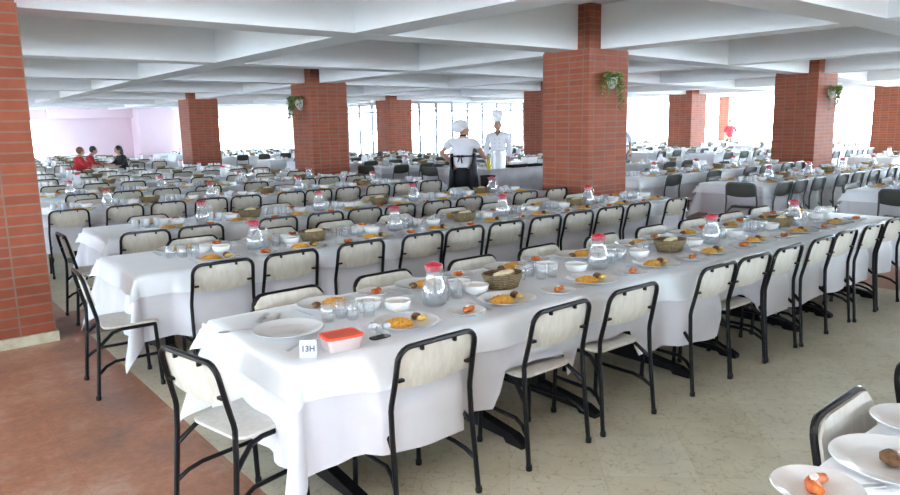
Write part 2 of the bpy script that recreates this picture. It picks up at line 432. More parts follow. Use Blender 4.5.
# ------------------------------------------------------------------ cloth
def frange(a, b, step):
    n = max(1, int(math.ceil((b - a) / step))); return [a + (b - a) * k / n for k in range(n + 1)]
def smooth(t): t = max(0, min(1, t)); return t * t * (3 - 2 * t)
def cloth_mb(X0, X1, Y0, Y1, zt, dx0, dx1, dy0, dy1, step, seed, slope=.05, amp=.02, wl=.33, off=.004, bulge=(), th=None, dn=None, cornf=.30, bex=0):
    """draped sheet: flat on the table, hanging on four sides, with pointed folds at the corners.
    bulge: (side, xc, mode) with side 0 near(-Y) / 1 far(+Y)"""
    R_ = random.Random(seed); ph = [R_.uniform(0, 6.28) for _ in range(8)]
    dn = dn or max(3, int(max(dx0, dx1, dy0, dy1) / step))
    def axis(a, b, d0, d1):
        return [a - d0 * (1 - k / dn) for k in range(dn)] + frange(a, b, step) + [b + d1 * (k + 1) / dn for k in range(dn)]
    U = axis(X0, X1, dx0, dx1); V = axis(Y0, Y1, dy0, dy1)
    def wave(t, side):
        return (math.sin(t * 2 * PI / wl + ph[side]) * .6 + math.sin(t * 2 * PI / (wl * 1.7) + ph[side + 4]) * .5 + math.sin(t * 2 * PI / (wl * .55) + ph[(side + 2) % 8]) * .25)
    verts = []
    for v in V:
        for u in U:
            ex = X0 - u if u < X0 - 1e-9 else (u - X1 if u > X1 + 1e-9 else 0); ey = Y0 - v if v < Y0 - 1e-9 else (v - Y1 if v > Y1 + 1e-9 else 0)
            sx = -1 if u < X0 else 1; sy = -1 if v < Y0 else 1
            if ex <= 0 and ey <= 0: verts.append((u, v, zt)); continue
            if ex > 0 and ey > 0:
                e = math.hypot(ex, ey); a = math.atan2(ey, ex)
                r = off + e * (slope + cornf * math.sin(2 * a) ** 2) + .004
                z = zt - math.sqrt(max(e * e - r * r * .8, .0))
                px, py = (X0 if sx < 0 else X1) + sx * math.cos(a) * r, (Y0 if sy < 0 else Y1) + sy * math.sin(a) * r
                verts.append((px, py, max(z, .012))); continue
            if ex > 0:
                e = ex; w = wave(v, 0 if sx < 0 else 1) * amp * (e / max(dx0, dx1)) ** 1.1; edge = min(1, (min(v - Y0, Y1 - v)) / .12)
                o = off + e * slope + w * edge + .3 * amp * e
                verts.append(((X0 if sx < 0 else X1) + sx * o, v, max(zt - e, .012)))
            else:
                e = ey; side = 2 if sy < 0 else 3; w = wave(u, side) * amp * (e / max(dy0, dy1)) ** 1.1; edge = min(1, (min(u - X0, X1 - u)) / .12)
                o = off + e * slope + w * edge + .3 * amp * e; z = zt - e + .012 * wave(u * .7, side) * e / max(dy0, dy1)
                for sd, xc, mode in bulge:
                    if (sd == 0) != (sy < 0): continue
                    k = smooth((.30 - abs(u - xc)) / .09)
                    if k <= 0: continue
                    if mode == 1:      # hangs outside the seat
                        kz = smooth((zt - z) / .27); o = o * (1 - k * kz) + k * kz * max(o, .125 + bex)
                    else:              # ends on the seat top
                        z = max(z, z * (1 - k) + k * (.470 + .01 * (zt - z)))
                verts.append((u, (Y0 if sy < 0 else Y1) + sy * o, max(z, .012)))
    w = len(U); f = [(j * w + i, j * w + i + 1, (j + 1) * w + i + 1, (j + 1) * w + i) for j in range(len(V) - 1) for i in range(w - 1)]
    return MB().add(verts, f)

# ------------------------------------------------------------------ tableware protos
P_ = {}
def plate_prof(R, h=.020):
    return [(R * .55, 0), (R * .60, .003), (R * .66, .006), (R * .97, h), (R, h + .001), (R * .985, h + .0035), (R * .70, .0105), (R * .62, .0065), (.001, .0055)]
P_['dinner_plate'] = ('dinner_plate', MB().lathe(plate_prof(.160), 40).mesh('dinner_plate', 'china', angle=60), [])
P_['side_plate'] = ('side_plate', MB().lathe(plate_prof(.102, .016), 30).mesh('side_plate', 'china', angle=60), [])
P_['far_plate'] = ('dinner_plate', MB().lathe([(.09, 0), (.15, .018), (.148, .021), (.001, .009)], 12).mesh('far_plate', 'china'), [])
bowl = MB().lathe([(.030, 0), (.034, .004), (.064, .022), (.073, .058), (.073, .061), (.069, .060), (.060, .028), (.035, .012), (.001, .010)], 28)
P_['bowl'] = ('soup_bowl', bowl.mesh('soup_bowl', 'cup', angle=60), [])
P_['far_bowl'] = ('soup_bowl', MB().lathe([(.032, 0), (.056, .022), (.0625, .056), (.058, .054), (.04, .02), (.001, .014)], 10).mesh('far_bowl', 'cup'), [])
# handled glass cup
gl = MB().lathe([(.026, 0), (.030, .004), (.033, .088), (.0315, .089), (.0285, .010), (.001, .008)], 20)
hd = MB().tube([(.031, 0, .075), (.050, 0, .072), (.056, 0, .05), (.048, 0, .028), (.030, 0, .024)], .0042, 6)
P_['glass'] = ('drinking_glass', gl.mesh('drinking_glass', 'glass_glare', angle=60), [])
P_['mug'] = ('glass_mug', gl.mesh('glass_mug', 'glass', angle=60), [('handle', hd.mesh('handle', 'glass'), None)])
P_['far_glass'] = ('drinking_glass', MB().lathe([(.028, 0), (.034, .09), (.031, .09), (.026, .01), (.001, .008)], 8).mesh('far_glass', 'cup'), [])
# jug
jb = MB().lathe([(.050, 0), (.060, .006), (.070, .045), (.068, .085), (.052, .135), (.042, .165), (.043, .190), (.052, .215), (.050, .216), (.041, .192), (.039, .165), (.049, .135), (.065, .085), (.067, .045), (.056, .010), (.001, .008)], 28)
jh = MB().tube([(.045, 0, .195), (.080, 0, .195), (.098, 0, .165), (.098, 0, .115), (.085, 0, .075), (.067, 0, .065)], [.007] * 6, 8)
jl = MB().lathe([(.040, .188), (.0405, .212), (.047, .216), (.047, .223), (.030, .228), (.012, .236), (.001, .237)], 24).box(-.062, -.035, -.014, .014, .214, .222)
jw = MB().lathe([(.053, .0115), (.0655, .045), (.064, .085), (.060, .098), (.001, .099)], 24)
P_['jug'] = ('water_jug', jb.mesh('water_jug', 'glass', angle=60), [('handle', jh.mesh('jug_handle', 'glass'), None), ('lid', jl.mesh('jug_lid', 'red'), 'red plastic lid'), ('water', jw.mesh('jug_water', 'water'), None)])
P_['far_jug'] = ('water_jug', MB().lathe([(.055, 0), (.07, .05), (.05, .14), (.042, .17), (.05, .2), (.001, .2)], 10).mesh('far_jug', 'glass_glare'), [('lid', MB().lathe([(.042, .195), (.046, .222), (.001, .232)], 10).mesh('far_lid', 'red'), 'red lid')])
# bread basket
bk = MB()
def oval(r0, z): return (r0, z)
bk.lathe([(.080, 0), (.095, .004), (.125, .070), (.130, .084), (.124, .086), (.116, .070), (.088, .012), (.001, .010)], 36, sx=1.0, sy=.74)
for k in range(7):
    rr = .094 + .033 * (k + .5) / 7; z = .010 + k * .0105
    bk.tube([(rr * math.cos(2 * PI * a / 48), rr * .74 * math.sin(2 * PI * a / 48), z + .003 * (1 if (a + k) % 2 else -1)) for a in range(48)], .0052, 5, closed=True)
rim = MB().tube([(.129 * math.cos(2 * PI * a / 48), .129 * .74 * math.sin(2 * PI * a / 48), .087 + .002 * (-1) ** a) for a in range(48)], .0068, 6, closed=True)
P_['basket'] = ('bread_basket', bk.mesh('bread_basket', 'wicker'), [('rim', rim.mesh('basket_rim', 'wicker'), None)])
P_['far_basket'] = ('bread_basket', MB().lathe([(.09, 0), (.128, .085), (.118, .08), (.08, .03), (.001, .03)], 14, sy=.74).mesh('far_basket', 'wicker'), [])
br_ = MB().rbox(0, 0, .10, .055, .026, 0, .018, rings=[(0, .004), (.004, 0), (.014, 0), (.018, .005)], seg=5)
P_['bread'] = ('bread_slice', br_.mesh('bread_slice', 'bread'), [])
P_['bun'] = ('bread_roll', MB().blob((0, 0, .02), (.052, .036, .026), 14, 9, jit=.03, seed=3).mesh('bread_roll', 'bread'), [])
# cutlery, lying flat along local y
sp = MB()
def strip(pts, th, w=None):
    m = MB(); n = len(pts)
    v = [(-ww, y, z) for y, ww, z in pts] + [(ww, y, z) for y, ww, z in pts] + [(-ww, y, z + th) for y, ww, z in pts] + [(ww, y, z + th) for y, ww, z in pts]
    f = []
    for i in range(n - 1):
        f += [(i + 1, i, n + i, n + i + 1), (2 * n + i, 2 * n + i + 1, 3 * n + i + 1, 3 * n + i), (i, i + 1, 2 * n + i + 1, 2 * n + i), (n + i + 1, n + i, 3 * n + i, 3 * n + i + 1)]
    f += [(0, n, 3 * n, 2 * n), (2 * n - 1, n - 1, 3 * n - 1, 4 * n - 1)]
    return m.add(v, f)
handle = [(-.095, .006, .001), (-.09, .0095, .001), (-.05, .0075, .003), (0, .0038, .006), (.03, .0035, .005)]
spoon = strip(handle, .0018).blob((0, .058, .0045), (.019, .030, .004), 12, 6)
fork = strip(handle, .0018).merge(strip([(.03, .004, .005), (.045, .0115, .003), (.058, .0125, .002)], .0018))
for t in (-.0098, -.0033, .0033, .0098): fork.box(t - .0017, t + .0017, .056, .094, .0025, .0045)
knife = strip([(-.10, .007, .001), (-.09, .008, .001), (-.01, .007, .001), (0, .0075, .001), (.04, .010, .001), (.085, .010, .001), (.105, .002, .001)], .0028)
for n_, m_ in (('spoon', spoon), ('fork', fork), ('knife', knife)): P_[n_] = (n_, m_.mesh(n_, 'steel'), [])
# food
def rice_mb(seed, rx=.078, ry=.058, h=.032, seg=22, rings=10):
    R_ = random.Random(seed); m = MB(); m.blob((0, 0, 0), (rx, ry, h), seg, rings, jit=.10, seed=seed, flatb=-.001)
    for _ in range(26):
        a = R_.uniform(0, 6.28); q = R_.uniform(.2, .98); x, y = rx * q * math.cos(a), ry * q * math.sin(a)
        m.blob((x, y, h * math.sqrt(max(0, 1 - q * q)) + .001), (.007, .005, .004), 5, 4, jit=.2, seed=seed + _)
    return m
RICE = [('rice_serving', rice_mb(s).mesh('rice_serving', 'rice'), []) for s in (1, 2, 3)]
FOODFAR = ('rice_serving', MB().blob((0, 0, 0), (.06, .045, .022), 8, 6, jit=.15, seed=5, flatb=-.001).blob((.075, 0, 0), (.02, .03, .015), 6, 4, mi=1, flatb=-.001).mesh('rice_far', ['rice', 'potato']), [])
P_['meatball'] = ('meatball', MB().blob((0, 0, .0175), (.027, .023, .018), 10, 7, jit=.09, seed=4).mesh('meatball', 'meat'), [])
P_['potato'] = ('potato_wedge', MB().blob((0, 0, .014), (.034, .019, .0145), 9, 6, jit=.12, seed=6).mesh('potato_wedge', 'potato'), [])
P_['pepper'] = ('grilled_pepper', MB().tube([(-.03, 0, .009), (-.01, .006, .011), (.012, .004, .011), (.032, -.004, .008)], [.004, .0085, .0085, .003], 8).mesh('grilled_pepper', 'green'), [])
ds = MB().tube([(-.034, -.012, .017), (-.018, .004, .016), (0, .010, .0155), (.018, .005, .016), (.036, -.012, .018)], [.010, .0155, .0155, .0155, .010], 9)
dt = MB().blob((0, .006, .031), (.018, .010, .006), 9, 6, jit=.15, seed=8)
P_['dessert'] = ('pumpkin_dessert', ds.mesh('pumpkin_dessert', 'dessert'), [('cream_topping', dt.mesh('cream_topping', 'cream_top'), 'white topping')])
P_['dessert2'] = ('pumpkin_dessert', ds.mesh('pumpkin_dessert', 'dessert'), [])
sk = MB().lathe([(.016, 0), (.018, .003), (.017, .040)], 14)
sc_ = MB().lathe([(.018, .040), (.0185, .055), (.012, .066), (.001, .068)], 14)
P_['shaker'] = ('salt_shaker', sk.mesh('salt_shaker', 'glass'), [('cap', sc_.mesh('shaker_cap', 'potsteel'), 'steel cap')])
P_['pepper_shaker'] = ('pepper_shaker', sk.mesh('pepper_shaker', 'glass'), [('cap', sc_.mesh('shaker_cap', 'potsteel'), 'steel cap')])

# ------------------------------------------------------------------ floor, ceiling, walls
XW, XE, YS, YN, YM, XM = -11.0, 32.0, -12.0, 34.0, 24.0, 17.0     # west, east, south, far north, glazed north, inner corner
ZS, ZBM = 3.3, 2.7
xs = [XW, -1.1, 1.235, 7.7, 9.0, 15.9, 17.3, 24, 25.2, XE]; ys = [YS, 6.45, 7.45, 14.1, 15.2, 22.3, 23.4, YN]
def inband(a, bands): return any(l - 1e-6 <= a <= h + 1e-6 for l, h in bands)
bx = [(-1.1, 1.235), (7.7, 9.0), (15.9, 17.3), (24, 25.2)]; by = [(6.45, 7.45), (14.1, 15.2), (22.3, 23.4)]
fm = MB()
for i in range(len(xs) - 1):
    for j in range(len(ys) - 1):
        cx, cy = (xs[i] + xs[i + 1]) / 2, (ys[j] + ys[j + 1]) / 2
        red = inband(cx, bx) or inband(cy, by)
        if cx > XM + .3 and cy > YM: continue
        fm.add([(xs[i], ys[j], 0), (xs[i + 1], ys[j], 0), (xs[i + 1], ys[j + 1], 0), (xs[i], ys[j + 1], 0)], [(0, 1, 2, 3)], 1 if red else 0)
fm.box(XW, XE, YS, YN, -.2, -.004, 0)
struct('floor', fm.mesh('floor', ['marble', 'terra'], False))
gm = MB().box(-45, 85, -45, 85, -.5, -.22); struct('ground', gm.mesh('ground', 'outside', False))
struct('ceiling', MB().box(XW - .3, XE + .3, YS - .3, YN + .3, ZS, ZS + .25).mesh('ceiling', 'ceiling', False))

# pillar positions (column grid); half-way lines carry beams too
def GX(i, j):  # pillar node
    T = {(0, 0): (.56, 6.88), (1, 0): (8.12, 6.82), (2, 0): (16.9, 7.63), (3, 0): (27.2, 9.25),
         (0, 1): (.55, 14.6), (1, 1): (8.05, 14.6), (2, 1): (16.3, 15.3), (3, 1): (24.5, 15.5),
         (0, 2): (.6, 22.6), (1, 2): (8.35, 23.2), (2, 2): (15.6, 22.5), (3, 2): (24.5, 23.6),
         (0, -1): (.53, -.5), (1, -1): (8.75, -.5), (2, -1): (17.2, -.4), (3, -1): (27.5, 0)}
    if (i, j) in T: return Vector(T[(i, j)])
    if i > 3: return GX(3, j) + Vector((8 * (i - 3), 0))
    if i < 0: return GX(0, j) + Vector((7.6 * i, 0))
    if j > 2: return GX(i, 2) + Vector((0, 8.0 * (j - 2)))
    return GX(i, -1) + Vector((0, 8 * (j + 1)))
def node(a, b):   # a, b in half steps
    i0, j0 = math.floor(a / 2), math.floor(b / 2); fx, fy = (a % 2) / 2, (b % 2) / 2
    p = GX(i0, j0) * (1 - fx) * (1 - fy) + GX(i0 + 1, j0) * fx * (1 - fy) + GX(i0, j0 + 1) * (1 - fx) * fy + GX(i0 + 1, j0 + 1) * fx * fy
    return p
bw = .215
def inside(p): return XW - .5 < p.x < XE + .5 and YS - .5 < p.y < YN + .5
def clampp(p): return Vector((min(max(p.x, XW), XE), min(max(p.y, YS), YN)))
def seg_beam(mb, p, q, e=0):
    p, q = clampp(p), clampp(q); d = q - p
    if d.length < .3: return
    d.normalize(); n = Vector((-d.y, d.x)) * bw
    mb.prism([(p - n).to_tuple(), (q - n).to_tuple(), (q + n).to_tuple(), (p + n).to_tuple()], ZBM, ZS - .002 - e)
for b in range(-5, 8):                # beams along the rows
    mb = MB()
    for a in range(-4, 9): seg_beam(mb, node(a, b), node(a + 1, b))
    if mb.v: struct('beam', mb.mesh('beam', 'ceiling', False))
for a in range(-2, 9):                # cross beams
    mb = MB()
    for b in range(-5, 8): seg_beam(mb, node(a, b), node(a, b + 1), .003)
    if mb.v:
        mb.v = [(x, y, z + (.002 if z < 3 else 0)) for x, y, z in mb.v]
        struct('beam', mb.mesh('beam', 'ceiling', False))

PILL = [(0, -1, 'brick pillar behind the camera', .85), (1, -1, 'brick pillar outside the right edge near the camera', .85), (0, 0, 'brick pillar at the left edge of the photo', .85), (1, 0, 'broad brick pillar at the centre right with a hanging planter', .86), (2, 0, 'brick pillar on the right with a small planter', .98),
        (0, 1, 'brick pillar hidden behind the left one', .85), (1, 1, 'brick pillar left of centre with a wall planter on its left', .92), (2, 1, 'brick pillar just behind the broad centre right pillar', .9), (3, 1, 'pale sunlit brick pillar between the right windows', 1.0),
        (1, 2, 'brick pillar by the pink wall', .95), (2, 2, 'brick pillar in front of the mullioned windows', .98), (3, 0, 'brick pillar at the right edge of the photo', 1.0)]
PN = {}
for i, j, lab, w in PILL:
    p = GX(i, j); h = w / 2
    m = MB().prism([(-h, -h), (h, -h), (h, h), (-h, h)], 0, ZBM + .001)
    c = h - .012; m.prism([(-c, -c), (c, -c), (c, c), (-c, c)], ZBM, ZS - .001)
    o = struct('brick_pillar', m.mesh('brick_pillar', 'brick', False), lab, (p.x, p.y, 0)); PN[(i, j)] = (p, h)
    s = MB(); e = h + .02; s.prism([(-e, -e), (e, -e), (e, e), (-e, e)], 0, .085)
    k = link('skirting', s.mesh('skirting', 'brick_skirt', False), o); k['label'] = 'beige marble skirting'
m = MB().box(-.25, .25, -.25, .25, 0, ZS - .01); o = struct('brick_pillar', m.mesh('brick_pillar', 'brick', False), 'slim brick pier against the far right windows', (31.6, 17.9, 0))

# walls with openings
def wall(name, p0, p1, ops, m='wall', th=.25, z1=ZS, label=None):
    """p0->p1 in plan; ops = [(s0, s1, z0, z1)] openings along the wall"""
    p0, p1 = Vector(p0), Vector(p1); L = (p1 - p0).length; d = (p1 - p0) / L; n = Vector((-d.y, d.x)) * th
    mb = MB()
    def blk(s0, s1, z0, z1_):
        if s1 - s0 < 1e-3 or z1_ - z0 < 1e-3: return
        a, b = p0 + d * s0, p0 + d * s1
        mb.prism([a.to_tuple(), b.to_tuple(), (b + n).to_tuple(), (a + n).to_tuple()], z0, z1_)
    s = 0
    for a, b, z0, z1_ in sorted(ops):
        blk(s, a, 0, z1); blk(a, b, 0, z0); blk(a, b, z1_, z1); s = b
    blk(s, L, 0, z1)
    return struct(name, mb.mesh(name, m, False), label), p0, d, n, L
WN = [0]
def window(p0, d, n, s0, s1, z0, z1, npan, mid=None, fm_='wframe', t=.05):
    WN[0] += 1
    c = p0 + d * s0 + n * .5; ang = math.atan2(d.y, d.x); W = s1 - s0
    fr = MB(); fr.box(0, W, -.03, .03, z0, z0 + t); fr.box(0, W, -.03, .03, z1 - t, z1); fr.box(0, t, -.03, .03, z0, z1); fr.box(W - t, W, -.03, .03, z0, z1)
    for k in range(1, npan): x = W * k / npan; fr.box(x - t / 2, x + t / 2, -.035, .035, z0, z1)
    if mid: fr.box(0, W, -.03, .03, mid - t / 2, mid + t / 2)
    g = MB().box(t, W - t, -.004, .004, z0 + t, z1 - t)
    o = struct('window_%d' % WN[0], g.mesh('pane', 'wglass', False), None, (c.x, c.y, 0)); o.rotation_euler = (0, 0, ang)
    link('window_frame', fr.mesh('window_frame', fm_, False), o)
PORT = []
def wall_win(name, p0, p1, wins, m='wall', fm_='wframe', t=.05, label=None):
    o, a, d, n, L = wall(name, p0, p1, [(s0, s1, z0, z1) for s0, s1, z0, z1, *_ in wins], m, label=label)
    for s0, s1, z0, z1, npan, mid in wins:
        window(a, d, n, s0, s1, z0, z1, npan, mid, fm_, t)
        PORT.append((a + d * ((s0 + s1) / 2) + n * 1.3, d, n, s1 - s0, z0, z1))
M['pframe'] = mat('pale_window_frame', (.7, .7, .7), .5)
# outward is to the left of p0->p1
wall_win('wall_south', (XE, YS), (XW, YS), [(5.5 + 10.4 * k, 9.7 + 10.4 * k, 1.0, ZBM, 3, None) for k in range(4)])
wall_win('wall_west', (XW, YS), (XW, YN), [(4.5 + 9.4 * k, 8.7 + 9.4 * k, 1.0, ZBM, 3, None) for k in range(5)])
# far north wall: pink with a bright opening at each end
o_, a_, d_, n_, L_ = wall('wall_north', (XW, YN), (XM, YN), [(15.0, 16.75, .5, 2.3), (23.7, 27.7, .5, 2.3)], 'pink', label='pale pink wall far at the back left')
window(a_, d_, n_, 15.0, 16.75, .5, 2.3, 2, None, 'pframe', .04); window(a_, d_, n_, 23.7, 27.7, .5, 2.3, 3, None, 'pframe', .04)
for s0, s1 in ((15.0, 16.75), (23.7, 27.7)): PORT.append((a_ + d_ * ((s0 + s1) / 2) + n_ * 1.3, d_, n_, s1 - s0, .5, 2.5))
struct('trim_1', MB().box(9.15, 10.65, 33.0, 33.99, 0, ZS - .01).mesh('trim_1', 'pink', False), 'pale boxed pier standing out of the pink wall')
struct('trim_2', MB().box(5.8, 9.15, 33.65, 33.98, 2.35, ZS - .01).mesh('trim_2', 'pink', False))
wall_win('wall_inner', (XM, YN), (XM, YM), [(.4, 9.7, .35, ZBM + .05, 9, 2.35)], t=.10)
wall_win('wall_northeast', (XM, YM), (XE, YM), [(.15, 7.3, .35, ZBM + .05, 8, 2.35), (7.6, 14.8, .35, ZBM + .05, 3, None)], t=.09)
wall_win('wall_east', (XE, YM), (XE, YS), [(.3 + 5.7 * k, 5.8 + 5.7 * k, .5, ZBM + .05, 2, None) for k in range(5)], fm_='pframe')

# ------------------------------------------------------------------ budget of individuals
count = {}
LIM = 290
stuff = {}
def budget(kind):
    count[kind] = count.get(kind, 0) + 1
    return count[kind] <= LIM
def put(kind, pr, loc, rz, label, cat, group, lowmesh=None, scale=None):
    if budget(kind): return spawn(pr, loc, rz, label, cat, group, scale=scale)
    stuff.setdefault(kind, []).append((loc, rz))
    return None

# ------------------------------------------------------------------ rows of tables
TZ = .75
def pedestal(x, y0, y1):
    m = MB(); yc = (y0 + y1) / 2
    m.box(x - .035, x + .035, yc - .055, yc + .055, .05, .70)
    pr = [(y0 - .02, 0), (y0 - .02, .028), (y0 + .05, .060), (yc - .07, .105), (yc + .07, .105), (y1 - .05, .060), (y1 + .02, .028), (y1 + .02, 0), (y1 - .10, 0), (y1 - .12, .022), (y0 + .12, .022), (y0 + .10, 0)]
    n = len(pr); hw = .028
    vv = [(x - hw, y, z) for y, z in pr] + [(x + hw, y, z) for y, z in pr]
    m.add(vv, [tuple(range(n)), tuple(range(2 * n - 1, n - 1, -1))] + [(i, n + i, n + (i + 1) % n, (i + 1) % n) for i in range(n)])
    m.box(x - .03, x + .03, y0 + .12, y1 - .12, .67, .715)
    return m

def item(kind, pr, x, y, z, rz, label, cat, group, **k):
    if not seen(x, y, z, 40): return None
    return put(kind, pr, (x, y, z), rz, label, cat, group, **k)

def row(desc, X0, X1, Y0, W, lod, near, far, chair='cream', far_chair=None, cloth_seed=0, head=None, tables=1, places=None, seen_seat=(), tw=True, dr=.45):
    """one long laid table. desc: words naming the row ('the front table')."""
    Y1 = Y0 + W; R_ = random.Random(int(Y0 * 37 + X0 * 11)); cat = 'chair'
    far_chair = far_chair or chair
    # tables under the cloth
    if tables > 1:
        L = (X1 - X0) / tables
        for k in range(tables):
            a, b = X0 + L * k, X0 + L * (k + 1)
            top = MB().box(a + .006 + (.03 if k == 0 else 0), b - .006 - (.03 if k == tables - 1 else 0), Y0 + .012, Y1 - .012, .715, .742)
            o = link('banquet_table', None, None, ((a + b) / 2, (Y0 + Y1) / 2, 0))
            tag(o, '%s black pedestal table from left, under %s' % (ORD[k], desc), 'table', 'pedestal tables under %s cloths' % desc)
            T = Matrix.Translation((-(a + b) / 2, -(Y0 + Y1) / 2, 0))
            q = MB().merge(top, T); link('tabletop', q.mesh('tabletop', 'seatw', False), o)
            for xx in (a + .30, b - .30):
                q = MB().merge(pedestal(xx, Y0, Y1), T); c = link('leg', q.mesh('leg', 'black', False), o); c['label'] = 'black T-foot pedestal leg'
    else:
        o = link('banquet_table', None, None, ((X0 + X1) / 2, (Y0 + Y1) / 2, 0)); tag(o, 'long trestle table hidden under the cloth of %s' % desc, 'table')
        w, h = (X1 - X0) / 2, W / 2
        link('tabletop', MB().box(-w + .04, w - .04, -h + .02, h - .02, .715, .742).mesh('tabletop', 'seatw', False), o)
        for xx in (-w + .6, w - .6):
            c = link('leg', pedestal(xx, -h, h).mesh('leg', 'black', False), o)
    bul = []
    for xc in near: bul.append((0, xc, 2 if near.index(xc) in seen_seat else 1))
    for xc in far: bul.append((1, xc, 1))
    st = (.045, .07, .16)[lod]
    if lod < 2:
        c = cloth_mb(X0, X1, Y0, Y1, .7455, .45, .45, .45, .45, st, cloth_seed, slope=.04, amp=.030, wl=.42, bulge=bul, cornf=.32)
        o = link('tablecloth', c.mesh('tablecloth', 'cloth', angle=180)); tag(o, 'long white cloth hanging low around %s' % desc, 'tablecloth', 'white under cloths')
        c = cloth_mb(X0 - .004, X1 + .004, Y0 - .004, Y1 + .004, TZ, .145, .145, .145, .145, st, cloth_seed + 5, slope=.15, amp=.006, wl=.5, off=.012, dn=6 if lod == 0 else 3, cornf=.38, bulge=[b for b in bul if b[2] == 1], bex=.014)
        o = link('top_cloth', c.mesh('top_cloth', 'overlay', angle=180)); tag(o, 'short bluish white top cloth spread over %s' % desc, 'tablecloth', 'bluish white top cloths')
    else:
        c = cloth_mb(X0, X1, Y0, Y1, TZ, dr, dr, dr, dr, st, cloth_seed, slope=.05, amp=.02, wl=.6, dn=3)
        o = link('tablecloth', c.mesh('tablecloth', 'overlay', angle=180)); tag(o, 'white cloth covering %s' % desc, 'tablecloth', 'white cloths on the distant tables')
    # chairs
    side_words = {0: 'near side', 1: 'far side'}
    lay = CH[(chair, min(lod, 2))]; layf = CH[(far_chair, min(lod, 2))]
    nm = {'cream': 'cream backed metal chair', 'dark': 'dark olive folding chair'}
    for sd, lst in ((0, near), (1, far)):
        vis = [x for x in (lst if sd == 0 or lod == 0 else lst[::2]) if seen(x, (Y0 - .2) if sd == 0 else Y1 + .2, .8, 45)]
        for k, xc in enumerate(sorted(vis)):
            y = Y0 + .035 if sd == 0 else Y1 - .15
            if lod == 2: lb = '%s, %s of %s' % (nm[chair], side_words[sd], desc)
            else: lb = '%s, %s from left, %s of %s' % (nm[chair], ORD[k], side_words[sd], desc)
            put('chair', lay if sd == 0 else layf, (xc + R_.uniform(-.01, .01), y + R_.uniform(-.012, .012), 0), (0 if sd == 0 else PI) + R_.uniform(-.03, .03), lb, 'chair', 'chairs along %s' % desc)
    for (hx, hy, rz, lb) in (head or []):
        spawn(CH[(chair, 0 if lod < 2 else 1)], (hx, hy, 0), rz, lb, 'chair', 'chairs at the table ends')
    if not tw: return
    # place settings
    zt = TZ + .0015; zf = zt + .0065
    step = .69
    n = int((X1 - X0 - .5) / step) + 1
    jugs = [X0 + 1.02 + 1.37 * k for k in range(20) if X0 + 1.02 + 1.37 * k < X1 - .2]
    basks = [X0 + 1.56 + 1.70 * k for k in range(20) if X0 + 1.56 + 1.70 * k < X1 - .25]
    def clear(xx, r):   # nudge a bowl or glass off the jugs and baskets
        for q in range(3):
            for c, rr in [(j, .095) for j in jugs] + [(b, .145) for b in basks]:
                if abs(xx - c) < rr + r: xx = c + (rr + r + .004) * (1 if xx >= c else -1)
        return xx
    for sd in (0, 1):
        s = 1 if sd == 0 else -1
        yy = (Y0 + .205) if sd == 0 else (Y1 - .165)
        for i in range(n):
            x = X0 + (.66 if sd == 0 else .55) + i * step + R_.uniform(-.03, .03); y = yy + R_.uniform(-.02, .02)
            if x > X1 - .18: continue
            if not seen(x, y, .76, 45): continue
            pl = '%s %s place of %s' % (ORD[min(i, 14)], side_words[sd], desc)
            if lod <= 1: Lb = lambda t: '%s at the %s' % (t, pl)
            else: Lb = lambda t: '%s laid on %s' % (t, desc)
            gr = lambda t: '%s on %s' % (t, desc)
            full = lod == 0
            item('plate', P_['dinner_plate' if lod < 2 else 'far_plate'], x, y, zt, 0, Lb('white dinner plate'), 'plate', gr('dinner plates'))
            rz = R_.uniform(-.4, .4) + (0 if s > 0 else PI)
            if full or lod == 1:
                item('rice', RICE[R_.randrange(3)], x - .045 * s + R_.uniform(-.008, .008), y, zf, rz, Lb('orange rice heap'), 'rice', gr('rice servings'))
                kinds = ['meatball', 'potato', 'pepper'] if full else ['potato']
                q = x + .074 * s
                if full:
                    item('meatball', P_['meatball'], q, y + .022 * s, zf, rz, Lb('browned meatball'), 'meatball', gr('meatballs'))
                    item('potato', P_['potato'], q + .006, y - .014, zf, rz + .5, Lb('yellow potato wedge'), 'potato', gr('potato wedges'))
                else: item('potato', P_['potato'], q, y, zf, rz, Lb('yellow potato wedge'), 'potato', gr('potato wedges'))
            else:
                item('rice', FOODFAR, x - .02, y, zt + .009, rz, Lb('orange rice'), 'rice', gr('rice servings'))
            # dessert
            x2 = x + .345; y2 = y - .055 * s + R_.uniform(-.01, .02)
            if X0 + .1 < x2 < X1 - .1 and lod < 2:
                item('side_plate', P_['side_plate'], x2, y2, zt, 0, Lb('small dessert plate'), 'plate', gr('dessert plates'))
                item('dessert', P_['dessert' if R_.random() < .5 else 'dessert2'], x2 + .01, y2, zf - .001, R_.uniform(-.5, .5) + (0 if s > 0 else PI), Lb('orange pumpkin dessert'), 'dessert', gr('pumpkin desserts'))
            # bowl and glass behind the plate
            xb = clear(x + .115 + R_.uniform(-.02, .02), .075); ybw = y + s * .235
            item('bowl', P_['bowl' if lod < 2 else 'far_bowl'], xb, ybw, zt, 0, Lb('white soup bowl'), 'bowl', gr('soup bowls'))
            if lod < 2:
                xg = clear(x - .065 + R_.uniform(-.02, .02), .04); xg2 = xg - .088 if abs(clear(xg - .088, .04) - xg + .088) < .01 else xg + .088
                if abs(xg - xb) < .12: xg = xb - .125; xg2 = xg - .088
                item('glass', P_['mug' if full else 'glass'], xg, ybw + s * .02, zt, R_.uniform(0, 6), Lb('clear glass'), 'glass', gr('glasses'))
                if full or (lod == 1 and i % 2 == 0): item('glass', P_['mug' if full else 'glass'], xg2, ybw + s * .035, zt, R_.uniform(0, 6), Lb('outer clear glass'), 'glass', gr('glasses'))
            else:
                for q in range(2): item('glass', P_['far_glass'], x - .05 - .08 * q, ybw + s * .03 * q, zt, 0, Lb('pale drinking glass'), 'glass', gr('glasses'))
